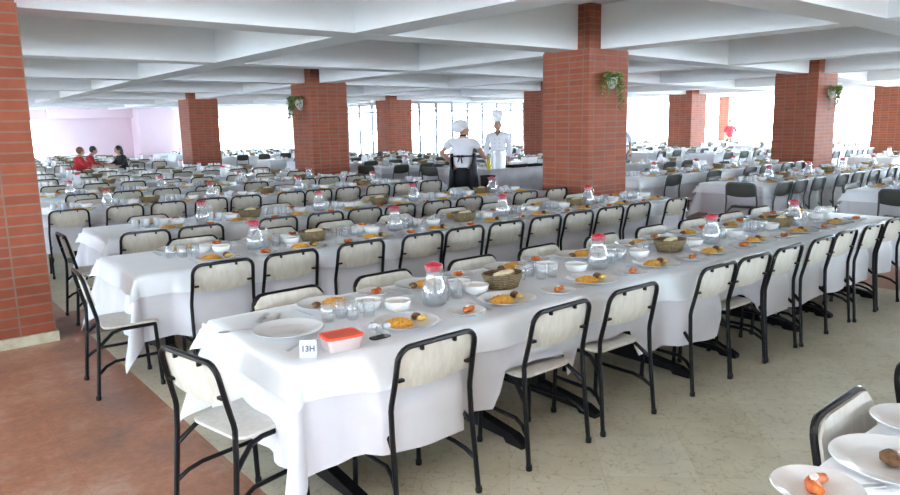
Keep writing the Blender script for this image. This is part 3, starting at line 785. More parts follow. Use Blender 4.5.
            if full:
                a = 0 if s > 0 else PI
                item('fork', P_['fork'], x - .175 * s, y + .02 * s, zt, a + R_.uniform(-.1, .1), Lb('steel fork'), 'fork', gr('forks'))
                item('spoon', P_['spoon'], x + .02 * s, y + .165 * s, zt, a - PI / 2 + R_.uniform(-.35, .1), Lb('steel spoon'), 'spoon', gr('spoons'))
                item('knife', P_['knife'], x + .165 * s, y + .03 * s, zt, a + R_.uniform(-.1, .1), Lb('steel knife'), 'knife', gr('knives'))
    # centre pieces
    yc = (Y0 + Y1) / 2
    xj = X0 + 1.02; k = 0
    while xj < X1 - .2:
        lb = '%s from the left on %s' % (ORD[k], desc)
        item('jug', P_['jug' if lod < 2 else 'far_jug'], xj, yc - .07, zt, R_.uniform(-.6, .6), 'red lidded water jug, %s' % lb, 'jug', 'water jugs on %s' % desc)
        xj += 1.37 if lod < 2 else 2.74; k += 1
    xj = X0 + 1.56; k = 0
    while xj < X1 - .25:
        lb = '%s from the left on %s' % (ORD[k], desc)
        o = item('basket', P_['basket' if lod < 2 else 'far_basket'], xj, yc - .035, zt, R_.uniform(-.2, .2), 'wicker basket, %s' % lb, 'basket', 'bread baskets on %s' % desc)
        if o and lod == 0:
            for q, (dx, dy, rr, t) in enumerate(((-.045, -.015, .4, .5), (.012, .0, -.3, -.45), (.055, .01, .2, .4))):
                b = item('bread', P_['bun'], xj + dx, yc - .035 + dy, zt + .058, rr, '%s bread roll in the %s basket on %s' % (('left', 'middle', 'right')[q], ORD[k], desc), 'bread', 'bread rolls in baskets')
        elif o:
            b = item('bread', P_['bun'], xj, yc - .035, zt + (.058 if lod < 2 else .05), .3, 'pale bread roll in the %s basket on %s' % (ORD[k], desc), 'bread', 'bread rolls in baskets', scale=(1.5, 1.4, 1.1))
        xj += 1.70; k += 1

def spread_x(X0, X1, step=.51, seed=0, a=.5, b=.35):
    R_ = random.Random(seed); out = []; x = X0 + a
    while x < X1 - b: out.append(round(x + R_.uniform(-.03, .03), 3)); x += step + R_.uniform(0, .12)
    return out

# left block (in front of the camera)
HEAD = .235
row('the front table', 1.215, 7.5, 2.485, .97, 0, [1.76, 2.55, 3.15, 4.01, 4.47, 4.96, 5.47, 5.95, 6.45, 6.98], [1.70, 2.34, 3.07, 3.72, 4.45, 5.12, 5.75, 6.4, 7.0],
    cloth_seed=1, head=[(1.115, 2.85, -PI / 2 + .2, 'cream backed chair pulled up to the left end of the front table')], tables=4, seen_seat=(1, 2, 4))
row('the second table', 1.26, 7.62, 4.89, .97, 0, [1.77, 2.29, 2.90, 3.50, 3.99, 4.49, 5.02, 5.52, 6.04, 6.52, 7.24], [2.0, 2.75, 3.4, 4.1, 4.85, 5.5, 6.2, 6.9],
    cloth_seed=2, head=[(1.165, 4.99, -PI / 2 - .06, 'cream backed chair at the left end of the second table')], tables=4)
row('the third table', 1.55, 7.45, 6.86, .97, 1, [1.82, 2.33, 3.12, 3.68, 4.18, 4.66, 5.22, 5.75, 6.75, 7.35], [2.2, 2.9, 3.7, 4.4, 5.1, 5.9, 6.6, 7.2],
    cloth_seed=3, head=[(1.45, 7.06, -PI / 2, 'cream backed chair at the left end of the third table')], tables=4)
row('the fourth table', 1.25, 7.55, 9.46, .97, 1, [1.69, 2.32, 2.86, 3.41, 3.89, 4.57, 5.02, 5.53, 6.07, 6.6, 7.14], [2.2, 2.9, 3.7, 4.4, 5.1, 5.9, 6.6, 7.2], cloth_seed=4)
row('the fifth table', 1.25, 7.55, 11.72, .97, 1, [2.3, 2.95, 3.52, 4.2, 5.05, 5.97, 6.5, 7.05], [2.4, 3.2, 4.1, 5.0, 5.8, 6.7], cloth_seed=5)

# near right corner table, mostly out of the frame
row('the corner table at lower right', 1.95, 6.5, -.21, .97, 0, [], [], cloth_seed=9, tables=3, tw=False)
for k, xc in enumerate((2.30, 2.97, 3.6)):
    spawn(CH[('grey', 0)], (xc, .62, 0), PI + .03, ['pale grey backed chair nearest the corner table end at lower right', 'pale grey backed chair at the right edge of the photo', 'grey backed chair along the corner table just outside the frame'][k], 'chair', 'chairs along the corner table')

# right block beyond the aisle
RX0, RX1 = 9.88, 15.6
row('the right edge table', RX0 + .15, RX1, 2.85, 1.05, 1, spread_x(RX0, RX1, .56, 3), spread_x(RX0, RX1, .6, 4), 'dark', cloth_seed=11, tw=True,
    head=[(RX0 + .15 - .03, 3.2, -PI / 2, 'dark folding chair at the end of the right hand aisle table')])
row('the right front table', RX0, RX1 + .3, 4.98, 1.0, 1, [10.15, 10.62, 11.25, 12.1, 12.75, 13.4, 14.2, 14.9], spread_x(RX0, RX1, .6, 6), 'dark', cloth_seed=12,
    head=[(RX0 - .06, 5.18, -PI / 2 + .1, 'dark folding chair at the left end of the right hand table')])
row('the bluish right table', RX0, RX1, 7.1, 1.0, 1, [10.6, 11.9, 13.2, 13.8, 14.7, 15.2], spread_x(RX0, RX1, .62, 8), 'dark', cloth_seed=13)
row('the table behind the bluish right table', RX0 + 3.4, RX1, 9.3, .95, 2, spread_x(RX0 + 3.4, RX1, .7, 9), spread_x(RX0 + 3.4, RX1, .7, 10), 'dark', cloth_seed=14)
row('the table behind cooks', 9.9, RX1, 12.1, .95, 1, [11.0, 11.7, 12.6, 13.5, 14.4, 15.2], spread_x(RX0, RX1, .7, 12), 'dark', cloth_seed=15,
    head=[(9.75, 12.5, -PI / 2 + .3, 'dark folding chair behind the fourth table, left of the aproned cook')])
row('the window side table', 9.3, RX1, 14.0, .95, 1, [9.75, 10.5, 11.3, 12.2, 13, 13.9, 14.8], spread_x(RX0, RX1, .7, 14), 'dark', cloth_seed=16,
    head=[(9.22, 14.35, -PI / 2 + .5, 'dark folding chair at the end of the table left of the cooks')])
LN = ['sixth', 'seventh', 'eighth', 'ninth', 'tenth', 'eleventh', 'twelfth', 'thirteenth', 'fourteenth']
for k, y in enumerate((13.95, 16.1, 18.2, 22.6, 24.8, 27.0, 29.2, 31.3)):
    x0 = max(1.25, .13 * y)
    row('the %s row of the left block' % LN[k], x0, 7.4, y, .95, 2, spread_x(x0, 7.5, .6, k), spread_x(x0, 7.5, .85, k + 30), 'cream', cloth_seed=20 + k)
for k, y in enumerate((16.3, 18.4, 20.5, 24.9, 27.1, 29.3, 31.4)):
    row('the %s row of the middle block' % LN[k], RX0 - .4, 15.4, y, .95, 2, spread_x(RX0, 15.4, .75, k + 50), spread_x(RX0, 15.4, .9, k + 60), 'dark', cloth_seed=40 + k)
for k, y in enumerate((6.2, 8.5, 10.7, 12.9, 15.1, 17.3, 19.5, 21.6)):
    row('the %s row of the right block' % ORD[k], 18.3, 23.4, y, .95, 2, spread_x(18.3, 23.4, .75, k + 70), spread_x(18.3, 23.4, .95, k + 80), 'dark', cloth_seed=60 + k)
for k, y in enumerate((11.2, 13.4, 15.6, 17.8, 20.0, 22.0)):
    row('the %s row by the east windows' % ORD[k], 25.6, 31.0, y, .95, 2, spread_x(25.6, 31, .9, k + 90), spread_x(25.6, 31, 1.2, k + 95), 'dark', cloth_seed=80 + k)

# what is left over of each kind, too many to name one by one
LOW = {}
def low(kind):
    if kind in LOW: return LOW[kind]
    m = MB()
    if kind == 'plate': m.lathe([(.09, 0), (.13, .018), (.001, .012)], 8)
    elif kind == 'bowl': m.lathe([(.032, 0), (.0625, .056), (.045, .03), (.001, .02)], 7)
    elif kind == 'glass': m.lathe([(.028, 0), (.034, .09), (.001, .088)], 6)
    elif kind == 'rice': m.blob((0, 0, 0), (.06, .045, .022), 6, 4, flatb=-.001)
    elif kind == 'chair':
        d = chair_parts(0, 0, 0, 0, 0, 4, 2)
        m.merge(d['hoop']); [m.merge(l) for l in d['legs']]; m.merge(d['panel']).merge(d['seat'])
    LOW[kind] = m; return m
NAMES = {'plate': ('distant_plates', 'white plates crowding the farthest tables', 'plates', 'china'), 'bowl': ('distant_bowls', 'white bowls crowding the farthest tables', 'bowls', 'cup'),
         'glass': ('distant_glasses', 'pale glasses crowding the farthest tables', 'glasses', 'cup'), 'rice': ('distant_rice', 'orange rice servings on the farthest tables', 'rice', 'rice'),
         'chair': ('distant_chairs', 'dark chairs packed along the farthest tables', 'chairs', 'darkp')}
for kind, lst in stuff.items():
    if kind not in NAMES: continue
    nme, lb, ct, mt = NAMES[kind]; mb = MB(); lm = low(kind)
    for loc, rz in lst: mb.merge(lm, Matrix.Translation(loc) @ Matrix.Rotation(rz, 4, 'Z'))
    o = link(nme, mb.mesh(nme, mt)); tag(o, lb, ct, None, 'stuff')
print('COUNTS', count)
# ------------------------------------------------------------------ extras on the front table
zt = TZ + .0015
spawn(P_['dinner_plate'], (1.415, 2.975, zt), 0, 'large empty white plate at the left head of the front table', 'plate', None, scale=(1.04, 1.04, 1))
spawn(P_['spoon'], (1.40, 3.235, zt), -.5, 'steel spoon above the empty plate', 'spoon')
spawn(P_['fork'], (1.43, 3.30, zt), -.7, 'steel fork lying behind the spoon above the empty plate', 'fork')
spawn(P_['knife'], (1.475, 3.23, zt), -.6, 'steel knife right of the spoon above the empty plate', 'knife')
spawn(P_['knife'], (1.36, 2.765, zt), -1.0, 'steel knife between the empty plate and the white card', 'knife')
spawn(P_['fork'], (1.45, 2.775, zt), -1.25, 'steel fork beside the knife behind the white card', 'fork')
spawn(P_['spoon'], (1.235, 3.16, zt), 1.3, 'steel spoon at the far left corner of the front table', 'spoon')
o = tag(link('food_container', None, None, (1.475, 2.585, zt), -.12), 'frosted plastic food box with bright orange lid near the front table corner', 'food box')
link('body', MB().rbox(0, 0, .165, .115, .022, 0, .060, rings=[(0, .012), (.004, .008), (.060, 0)], seg=5).mesh('body', 'frost'), o)
c = link('lid', MB().rbox(0, 0, .176, .126, .026, .058, .072, rings=[(.058, 0), (.067, 0), (.070, .004), (.0702, .012), (.0675, .014)], seg=5).mesh('lid', 'orange'), o); c['label'] = 'orange lid'
for (x, y, pr, nm, side) in ((1.665, 2.625, 'shaker', 'salt shaker', 'left'), (1.715, 2.59, 'pepper_shaker', 'pepper shaker', 'right')):
    spawn(P_[pr], (x, y, zt + .004), 0, 'glass %s with steel cap, %s one of the pair by the orange lidded box' % (nm, side), 'shaker', scale=(1.05, 1.05, 1.0))
o = link('shaker_tray', MB().rbox(1.69, 2.607, .105, .052, .02, zt - .0005, zt + .0035, seg=4).mesh('shaker_tray', 'black')); tag(o, 'small black tray under the salt and pepper shakers', 'tray')
# folded number card
cd = tag(link('table_card', None, None, (1.315, 2.585, zt), -.62), 'small folded white number card standing by the orange lidded box', 'card')
pan = MB(); wd, hh, dp = .072, .072, .020
pan.add([(-wd / 2, -dp, 0), (wd / 2, -dp, 0), (wd / 2, 0, hh), (-wd / 2, 0, hh), (-wd / 2, -dp + .001, 0), (wd / 2, -dp + .001, 0), (wd / 2, .001, hh - .001), (-wd / 2, .001, hh - .001)], [(0, 1, 2, 3), (5, 4, 7, 6), (0, 4, 5, 1), (0, 3, 7, 4), (1, 5, 6, 2)])
pan.add([(-wd / 2, dp, 0), (wd / 2, dp, 0), (wd / 2, 0, hh), (-wd / 2, 0, hh)], [(1, 0, 3, 2)])
link('card', pan.mesh('card', 'paper', False), cd)
tx = bpy.data.curves.new('number', 'FONT'); tx.body = '13H'; tx.size = .034; tx.align_x = 'CENTER'; tx.align_y = 'CENTER'; tx.extrude = .0003; tx.offset = .0006
to0 = bpy.data.objects.new('printed_number_curve', tx); COL.objects.link(to0); bpy.context.view_layer.update()
tm = bpy.data.meshes.new_from_object(to0.evaluated_get(bpy.context.evaluated_depsgraph_get())); bpy.data.objects.remove(to0); tm.materials.clear(); tm.materials.append(M['ink'])
to = link('printed_number', tm, cd)
to.location = (0, -dp * .5 - .0012, hh * .5); to.rotation_euler = (math.atan2(hh, dp), 0, 0)
# ------------------------------------------------------------------ lower right corner table
def at(px, py, z):
    d = F + RT * ((px - 450) / FPX) - UP * ((py - 247.5) / FPX); t = (z - CAM_H) / d.z; return d.x * t, d.y * t
x, y = at(893, 466, zt); spawn(P_['dinner_plate'], (x, y, zt), 0, 'large white plate with one meatball at the lower right corner', 'plate')
spawn(P_['meatball'], (x - .012, y + .002, zt + .0065), .4, 'browned meatball alone on the plate at lower right', 'meatball', scale=(1.25, 1.25, 1.25))
x, y = at(817, 492, zt); spawn(P_['side_plate'], (x, y, zt), 0, 'small white plate with dessert cut by the bottom edge', 'plate', scale=(1.1, 1.1, 1))
spawn(P_['dessert'], (x - .005, y, zt + .0055), .3, 'orange pumpkin dessert with white topping at the bottom edge', 'dessert', scale=(1.2, 1.2, 1.2))
x, y = at(914, 424, zt); spawn(P_['side_plate'], (x, y, zt), 0, 'small white plate cut off by the right edge', 'plate', scale=(1.2, 1.2, 1))
spawn(P_['dessert2'], (x - .0, y, zt + .0055), .3, 'orange dessert on the plate at the right edge', 'dessert')
x, y = at(848, 488, zt); spawn(P_['knife'], (x, y, zt), .95, 'steel knife between the two lower right plates', 'knife')

for k in range(6):
    x = 3.0 + .62 * k
    spawn(P_['dinner_plate'], (x, .56, zt), 0, 'white dinner plate outside the right edge, %s on the far side of the corner table' % ORD[k], 'plate', 'plates on the corner table')
    spawn(RICE[k % 3], (x - .04, .56, zt + .0065), .3 * k, 'orange rice outside the right edge, %s on the corner table' % ORD[k], 'rice', 'rice servings on the corner table')
    spawn(P_['mug'], (x + .05, .33, zt), k, 'clear glass outside the right edge, %s on the corner table' % ORD[k], 'glass', 'glasses on the corner table')
# ------------------------------------------------------------------ planters on pillars
def planter(px, py, n, side, label, s=1.0, nl=130, seed=1):
    """px,py on the pillar face, n outward normal"""
    R_ = random.Random(seed); z = 2.28
    o = tag(link('hanging_planter', None, None, (px, py, z)), label, 'planter')
    a = math.atan2(n[1], n[0]) - PI / 2; o.rotation_euler = (0, 0, a); o.scale = (s, s, s)
    # half bowl against the wall: local +y is outward
    m = MB(); seg = 14; prof = [(.012, -.12), (.05, -.10), (.085, -.04), (.10, .03), (.105, .05)]
    v = []
    for r, zz in prof:
        for k in range(seg + 1): t = PI * k / seg; v.append((r * math.cos(t), .004 + r * math.sin(t), zz))
    f = [(j * (seg + 1) + k, j * (seg + 1) + k + 1, (j + 1) * (seg + 1) + k + 1, (j + 1) * (seg + 1) + k) for j in range(len(prof) - 1) for k in range(seg)]
    f += [tuple(range(seg, -1, -1)), tuple((len(prof) - 1) * (seg + 1) + k for k in range(seg + 1))]
    f.append(tuple([j * (seg + 1) for j in range(len(prof))] + [j * (seg + 1) + seg for j in reversed(range(len(prof)))]))
    link('pot', m.add(v, f).mesh('pot', 'pot'), o)
    lf = MB(); st = MB()
    for k in range(16):
        t = R_.uniform(.05, PI - .05); L = R_.uniform(.15, .50) * (1.0 if side == 0 else 1.1); sxx = R_.uniform(-.02, .30) * side
        p = [(.09 * math.cos(t), .09 * math.sin(t), .05)]
        for q in range(1, 6):
            u = q / 5; p.append((.09 * math.cos(t) * (1 + .8 * u) + sxx * u, .03 + .09 * math.sin(t) * (1 + .7 * u * (1 - u * .5)), .05 + .10 * math.sin(u * 2.2) - L * u * u))
        st.tube(p, .003, 4)
        for q in range(int(nl / 16 * 3)):
            u = R_.random(); i = min(4, int(u * 5)); w_ = u * 5 - i
            c = Vector(p[i]).lerp(Vector(p[i + 1]), w_) + Vector((R_.uniform(-.04, .04), R_.uniform(-.005, .05), R_.uniform(-.03, .03)))
            c.y = max(c.y, .02)
            d1 = Vector((R_.uniform(-1, 1), R_.uniform(-.4, 1), R_.uniform(-.8, .6))).normalized() * R_.uniform(.018, .034); d2 = d1.cross(Vector((R_.uniform(-1, 1), R_.uniform(-1, 1), 1))).normalized() * d1.length * .75
            lf.add([c - d1, c + d2 * .8 - d1 * .1, c + d1 * 1.1, c - d2 * .8 - d1 * .1], [(0, 1, 2), (0, 2, 3)], 0 if R_.random() < .6 else 1)
    link('stems', st.mesh('stems', 'leaf'), o); link('foliage', lf.mesh('foliage', ['leaf', 'leafl'], False), o)
p, h = PN[(1, 0)]; planter(p.x + .04, p.y - h, (0, -1), .55, 'white wall pot of trailing ivy on the broad centre right pillar', 1.0, seed=2)
p, h = PN[(1, 1)]; planter(p.x - h, p.y + .02, (-1, 0), .5, 'white wall pot of trailing ivy on the pillar left of centre', 1.35, seed=3)
p, h = PN[(2, 0)]; planter(p.x + .12, p.y - h, (0, -1), .15, 'white wall pot of trailing ivy on the right hand pillar', 1.25, seed=5)

# ------------------------------------------------------------------ people
def skin_obj(name, pts, edges, m, parent=None, sub=2):
    me = bpy.data.meshes.new(name); me.from_pydata([p for p, r in pts], edges, []); me.materials.append(M[m])
    o = link(name, me, parent); sk_ = o.modifiers.new('skin', 'SKIN'); sk_.use_smooth_shade = True
    me.skin_vertices.new() if not me.skin_vertices else None
    for k, (p, r) in enumerate(pts):
        d = me.skin_vertices[0].data[k]; d.radius = r if isinstance(r, tuple) else (r, r); d.use_root = (k == 0)
    ss = o.modifiers.new('sub', 'SUBSURF'); ss.levels = sub; ss.render_levels = sub
    return o
def hand(pts, edges, wrist_i, w, d, side, curl=.5):
    """five fingers as thin chains off a palm; w wrist pos, d direction of the hand"""
    d = Vector(d).normalized(); lat = d.cross(Vector((0, 0, 1)));
    lat = lat.normalized() if lat.length > .1 else Vector((1, 0, 0)); nrm = lat.cross(d) * -1
    palm = Vector(w) + d * .05; pts.append((tuple(palm), (.034, .016))); pi = len(pts) - 1; edges.append((wrist_i, pi))
    out = []
    for k, (o_, L) in enumerate(((-.030, .065), (-.010, .078), (.010, .074), (.029, .058))):
        a = palm + d * .045 + lat * o_; b = a + d * L * .55 - nrm * L * .15 * curl; c = b + d * L * .4 - nrm * L * .6 * curl
        out.append([(tuple(palm + lat * o_ * .7 + d * .01), .010), (tuple(a), .009), (tuple(b), .0085), (tuple(c), .007)])
    a = palm - lat * side * .030 - d * .02; b = a - lat * side * .022 + d * .03; c = b + d * .025 - nrm * .01
    out.append([(tuple(a + lat * side * .012), .011), (tuple(a), .011), (tuple(b), .010), (tuple(c), .008)])
    return out
def head_mesh(look=0, tilt=0):
    m = MB(); seg, rings = 20, 16; v = []
    T = Matrix.Rotation(look, 4, 'Z') @ Matrix.Rotation(tilt, 4, 'X')
    h = MB().blob((0, 0, 0), (.073, .092, .115), seg, rings)
    nv = []
    for x, y, z in h.v:
        if z < -.02: k = 1 - .35 * ((-.02 - z) / .095); x *= k; y = y * (1 - .12 * ((-.02 - z) / .095)) + .012 * ((-.02 - z) / .095)
        nv.append((x, y, z))
    h.v = nv
    h.blob((0, .096, -.018), (.013, .018, .022), 8, 6)                       # nose
    for s in (-1, 1): h.blob((s * .075, -.004, -.012), (.010, .018, .030), 8, 6)   # ears
    e = MB()
    for s in (-1, 1): e.blob((s * .030, .079, .012), (.013, .008, .006), 8, 5)
    for s in (-1, 1): e.tube([(s * .014, .088, .030), (s * .030, .088, .036), (s * .046, .078, .030)], .004, 5)
    mo = MB().blob((0, .083, -.058), (.024, .008, .006), 10, 5)
    return h, e, mo, T
def add_head(parent, pos, look, tilt, sc=1.0):
    h, e, mo, T = head_mesh(look, tilt); T = Matrix.Translation(pos) @ T @ Matrix.Scale(sc, 4)
    q = link('head', MB().merge(h, T).mesh('head', 'skin', angle=180), parent)
    link('eyes', MB().merge(e, T).mesh('eyes', 'hair', angle=180), q); c = link('mouth', MB().merge(mo, T).mesh('mouth', 'lips', angle=180), q)
    return q, T
M['lips'] = mat('lips', (.38, .10, .08), .5)

# aproned cook, seen from behind: local +y is the way she faces
D = 13.0; dirv = F + RT * ((466 - 450) / FPX); dirv.z = 0
wx, wy = (dirv * (D / 1.0)).x, (dirv * D).y
cook = tag(link('person', None, None, (8.28, 9.78, 0), -.95), 'person in white cap, white blouse and black apron seen from behind, hand on hip', 'person', None); cook.scale = (1.12, 1.12, 1.035)
pts = [((0, 0, .93), (.155, .115)), ((0, .0, 1.10), (.135, .10)), ((0, .01, 1.26), (.165, .115)), ((0, 0, 1.37), (.13, .085)), ((0, .01, 1.45), .052), ((0, .025, 1.53), .05),
       ((-.20, 0, 1.36), .052), ((-.36, -.05, 1.17), .043), ((-.235, .08, 1.015), .030),
       ((.20, .02, 1.35), .052), ((.30, .10, 1.13), .043), ((.30, .34, 1.06), .030),
       ((-.09, 0, .86), .10), ((-.10, .01, .50), .068), ((-.10, -.02, .12), .042), ((-.10, .05, .04), .036), ((-.10, .14, .03), .030),
       ((.09, 0, .86), .10), ((.10, .01, .50), .068), ((.10, -.02, .12), .042), ((.10, .05, .04), .036), ((.10, .14, .03), .030)]
ed = [(0, 1), (1, 2), (2, 3), (3, 4), (4, 5), (3, 6), (6, 7), (7, 8), (3, 9), (9, 10), (10, 11), (0, 12), (12, 13), (13, 14), (14, 15), (15, 16), (0, 17), (17, 18), (18, 19), (19, 20), (20, 21)]
f1 = hand(pts, ed, 8, (-.235, .08, 1.015), (.55, .5, -.25), 1, .6); f2 = hand(pts, ed, 11, (.30, .34, 1.06), (.15, 1, .05), -1, 1.0)
skin_obj('body', pts, ed, 'skin', cook)
for ch in f1 + f2: skin_obj('finger', ch, [(0, 1), (1, 2), (2, 3)], 'skin', cook, 1)
add_head(cook, (0, .045, 1.575), -1.15, 0, 1.08)
skin_obj('blouse', [((0, 0, .84), (.205, .175)), ((0, 0, 1.12), (.165, .13)), ((0, .005, 1.27), (.195, .145)), ((0, 0, 1.37), (.16, .11)), ((0, .005, 1.43), (.07, .065)),
                    ((-.20, 0, 1.37), .078), ((-.30, -.03, 1.25), .078), ((.20, .01, 1.36), .078), ((.27, .05, 1.24), .078)],
         [(0, 1), (1, 2), (2, 3), (3, 4), (3, 5), (5, 6), (3, 7), (7, 8)], 'whitefab', cook)
skin_obj('skirt', [((0, 0, 1.02), (.14, .12)), ((0, 0, .76), (.205, .175)), ((0, 0, .66), (.21, .18)), ((0, .0, .42), (.20, .17))], [(0, 1), (1, 2), (2, 3)], 'blackfab', cook)
ap = MB()   # apron skirt open at the back, with strings
n_ = 26
for zz in range(8): pass
v = []; nz = 8
for j in range(nz + 1):
    z = 1.16 - .62 * j / nz; r = .185 + .045 * j / nz
    for k in range(n_ + 1):
        a = PI / 2 + (k / n_ - .5) * 2 * (PI * (.60 + .22 * min(1, j / 4))); v.append((r * 1.08 * math.cos(a), r * 1.0 * math.sin(a), z))
ap.add(v, [(j * (n_ + 1) + k, j * (n_ + 1) + k + 1, (j + 1) * (n_ + 1) + k + 1, (j + 1) * (n_ + 1) + k) for j in range(nz) for k in range(n_)])
ao = link('apron', ap.mesh('apron', 'blackfab', angle=180), cook)
sm_ = ao.modifiers.new('thick', 'SOLIDIFY'); sm_.thickness = .006
st = MB().tube([(.200 * math.cos(a), .168 * math.sin(a), 1.12) for a in [2 * PI * k / 28 for k in range(28)]], .014, 6, closed=True, flat=.5)
st.blob((.035, -.185, 1.12), (.045, .02, .022), 10, 6).blob((-.035, -.185, 1.12), (.045, .02, .022), 10, 6).tube([(.01, -.185, 1.12), (.03, -.20, 1.0)], .010, 5).tube([(-.01, -.185, 1.12), (-.04, -.20, 1.02)], .010, 5)
link('apron_strings', st.mesh('apron_strings', 'blackfab'), cook)
cp = MB().blob((-.02, -.03, 1.665), (.13, .14, .085), 18, 10, jit=.05, seed=4).blob((-.07, -.06, 1.625), (.115, .11, .105), 16, 9, jit=.05, seed=9)
cp.lathe([(.086, 1.615), (.096, 1.62), (.096, 1.655), (.088, 1.66)], 20, cy=.03, sy=1.08)
link('cap', cp.mesh('cap', 'whitefab', angle=180), cook)
ne = MB().tube([(.055 * math.cos(a), .055 * math.sin(a), 1.475) for a in [2 * PI * k / 16 for k in range(16)]], .012, 6, closed=True); link('neckerchief', ne.mesh('neckerchief', 'blackfab'), cook)
# bottle she holds
hx, hy = 8.28 + 1.12 * (math.cos(-.95) * .33 - math.sin(-.95) * .43), 9.78 + 1.12 * (math.sin(-.95) * .33 + math.cos(-.95) * .43)
bt = tag(link('oil_bottle', None, None, (hx, hy, .885)), 'yellow bottle of oil held by the aproned cook', 'bottle')
link('body', MB().lathe([(.038, 0), (.042, .01), (.042, .17), (.016, .225), (.015, .26)], 16).mesh('bottle_body', 'yellow'), bt)
link('cap', MB().lathe([(.018, .255), (.018, .285)], 12).mesh('bottle_cap', 'lidgreen'), bt)

bn_ = link('waste_bin', MB().lathe([(.10, 0), (.135, .78), (.145, .785), (.145, .80), (.128, .80), (.10, .03), (.001, .02)], 24).mesh('waste_bin', 'blackfab'), None, (8.56, 9.43, 0)); tag(bn_, 'tall black bin beside the aproned cook', 'bin')
# chef in tall hat
chef = tag(link('person', None, None, (11.35, 12.0, 0), 2.25), 'person in tall chef hat and white double breasted jacket facing the camera', 'person')
chef.location = (10.62, 11.35, 0); chef.scale = (1, 1, 1.04)
pts = [((0, 0, .95), (.145, .11)), ((0, 0, 1.13), (.14, .105)), ((0, 0, 1.30), (.17, .12)), ((0, 0, 1.42), (.13, .085)), ((0, .01, 1.50), .062), ((0, .02, 1.57), .060),
       ((-.20, 0, 1.40), .055), ((-.25, 0, 1.13), .045), ((-.235, .09, .90), .032), ((.20, 0, 1.40), .055), ((.25, 0, 1.13), .045), ((.235, .09, .90), .032),
       ((-.09, 0, .88), .10), ((-.10, .01, .50), .068), ((-.10, -.02, .12), .045), ((-.10, .05, .04), .038), ((-.10, .15, .03), .030),
       ((.09, 0, .88), .10), ((.10, .01, .50), .068), ((.10, -.02, .12), .045), ((.10, .05, .04), .038), ((.10, .15, .03), .030)]
f1 = None; ed = [(0, 1), (1, 2), (2, 3), (3, 4), (4, 5), (3, 6), (6, 7), (7, 8), (3, 9), (9, 10), (10, 11), (0, 12), (12, 13), (13, 14), (14, 15), (15, 16), (0, 17), (17, 18), (18, 19), (19, 20), (20, 21)]
f1 = hand(pts, ed, 8, (-.235, .09, .90), (.1, .3, -1), 1, .4) + hand(pts, ed, 11, (.235, .09, .90), (-.1, .3, -1), -1, .4)
skin_obj('body', pts, ed, 'skin', chef)
for ch in f1: skin_obj('finger', ch, [(0, 1), (1, 2), (2, 3)], 'skin', chef, 1)
add_head(chef, (0, .04, 1.625), .25, 0, 1.18)
skin_obj('jacket', [((0, 0, .80), (.20, .16)), ((0, 0, .98), (.19, .145)), ((0, 0, 1.15), (.17, .135)), ((0, .0, 1.31), (.20, .145)), ((0, 0, 1.42), (.16, .11)), ((0, .0, 1.52), (.072, .07)),
                    ((-.21, 0, 1.40), .078), ((-.265, 0, 1.13), .068), ((-.245, .07, .95), .055), ((.21, 0, 1.40), .078), ((.265, 0, 1.13), .068), ((.245, .07, .95), .055)],
         [(0, 1), (1, 2), (2, 3), (3, 4), (4, 5), (4, 6), (6, 7), (7, 8), (4, 9), (9, 10), (10, 11)], 'whitefab', chef)
skin_obj('trousers', [((0, 0, .92), (.16, .13)), ((-.10, 0, .78), .105), ((-.10, .01, .45), .08), ((-.10, 0, .08), .07), ((.10, 0, .78), .105), ((.10, .01, .45), .08), ((.10, 0, .08), .07)], [(0, 1), (1, 2), (2, 3), (0, 4), (4, 5), (5, 6)], 'blackfab', chef)
hat = MB().lathe([(.086, 1.69), (.092, 1.70), (.094, 1.78), (.088, 1.79)], 20, cy=.02, sy=1.1)
hat.lathe([(.088, 1.785), (.115, 1.82), (.125, 1.87), (.105, 1.92), (.05, 1.945), (.001, 1.95)], 20, cy=.02, cap=False)
hat.v = [(x * (1 + .04 * math.sin(9 * math.atan2(y, x))) if z > 1.79 else x, y * (1 + .04 * math.sin(9 * math.atan2(y, x))) if z > 1.79 else y, z) for x, y, z in hat.v]
link('chef_hat', hat.mesh('chef_hat', 'whitefab', angle=180), chef)
nk = MB().tube([(.05, .06, 1.50), (.0, .135, 1.42), (-.05, .06, 1.50)], .014, 6); link('neckerchief', nk.mesh('chef_neckerchief', 'greytube'), chef)
bn = MB()
for z in (1.10, 1.18, 1.26, 1.34):
    for x in (-.05, .05): bn.blob((x, .15, z), (.009, .006, .009), 6, 4)
link('buttons', bn.mesh('buttons', 'greytube'), chef)

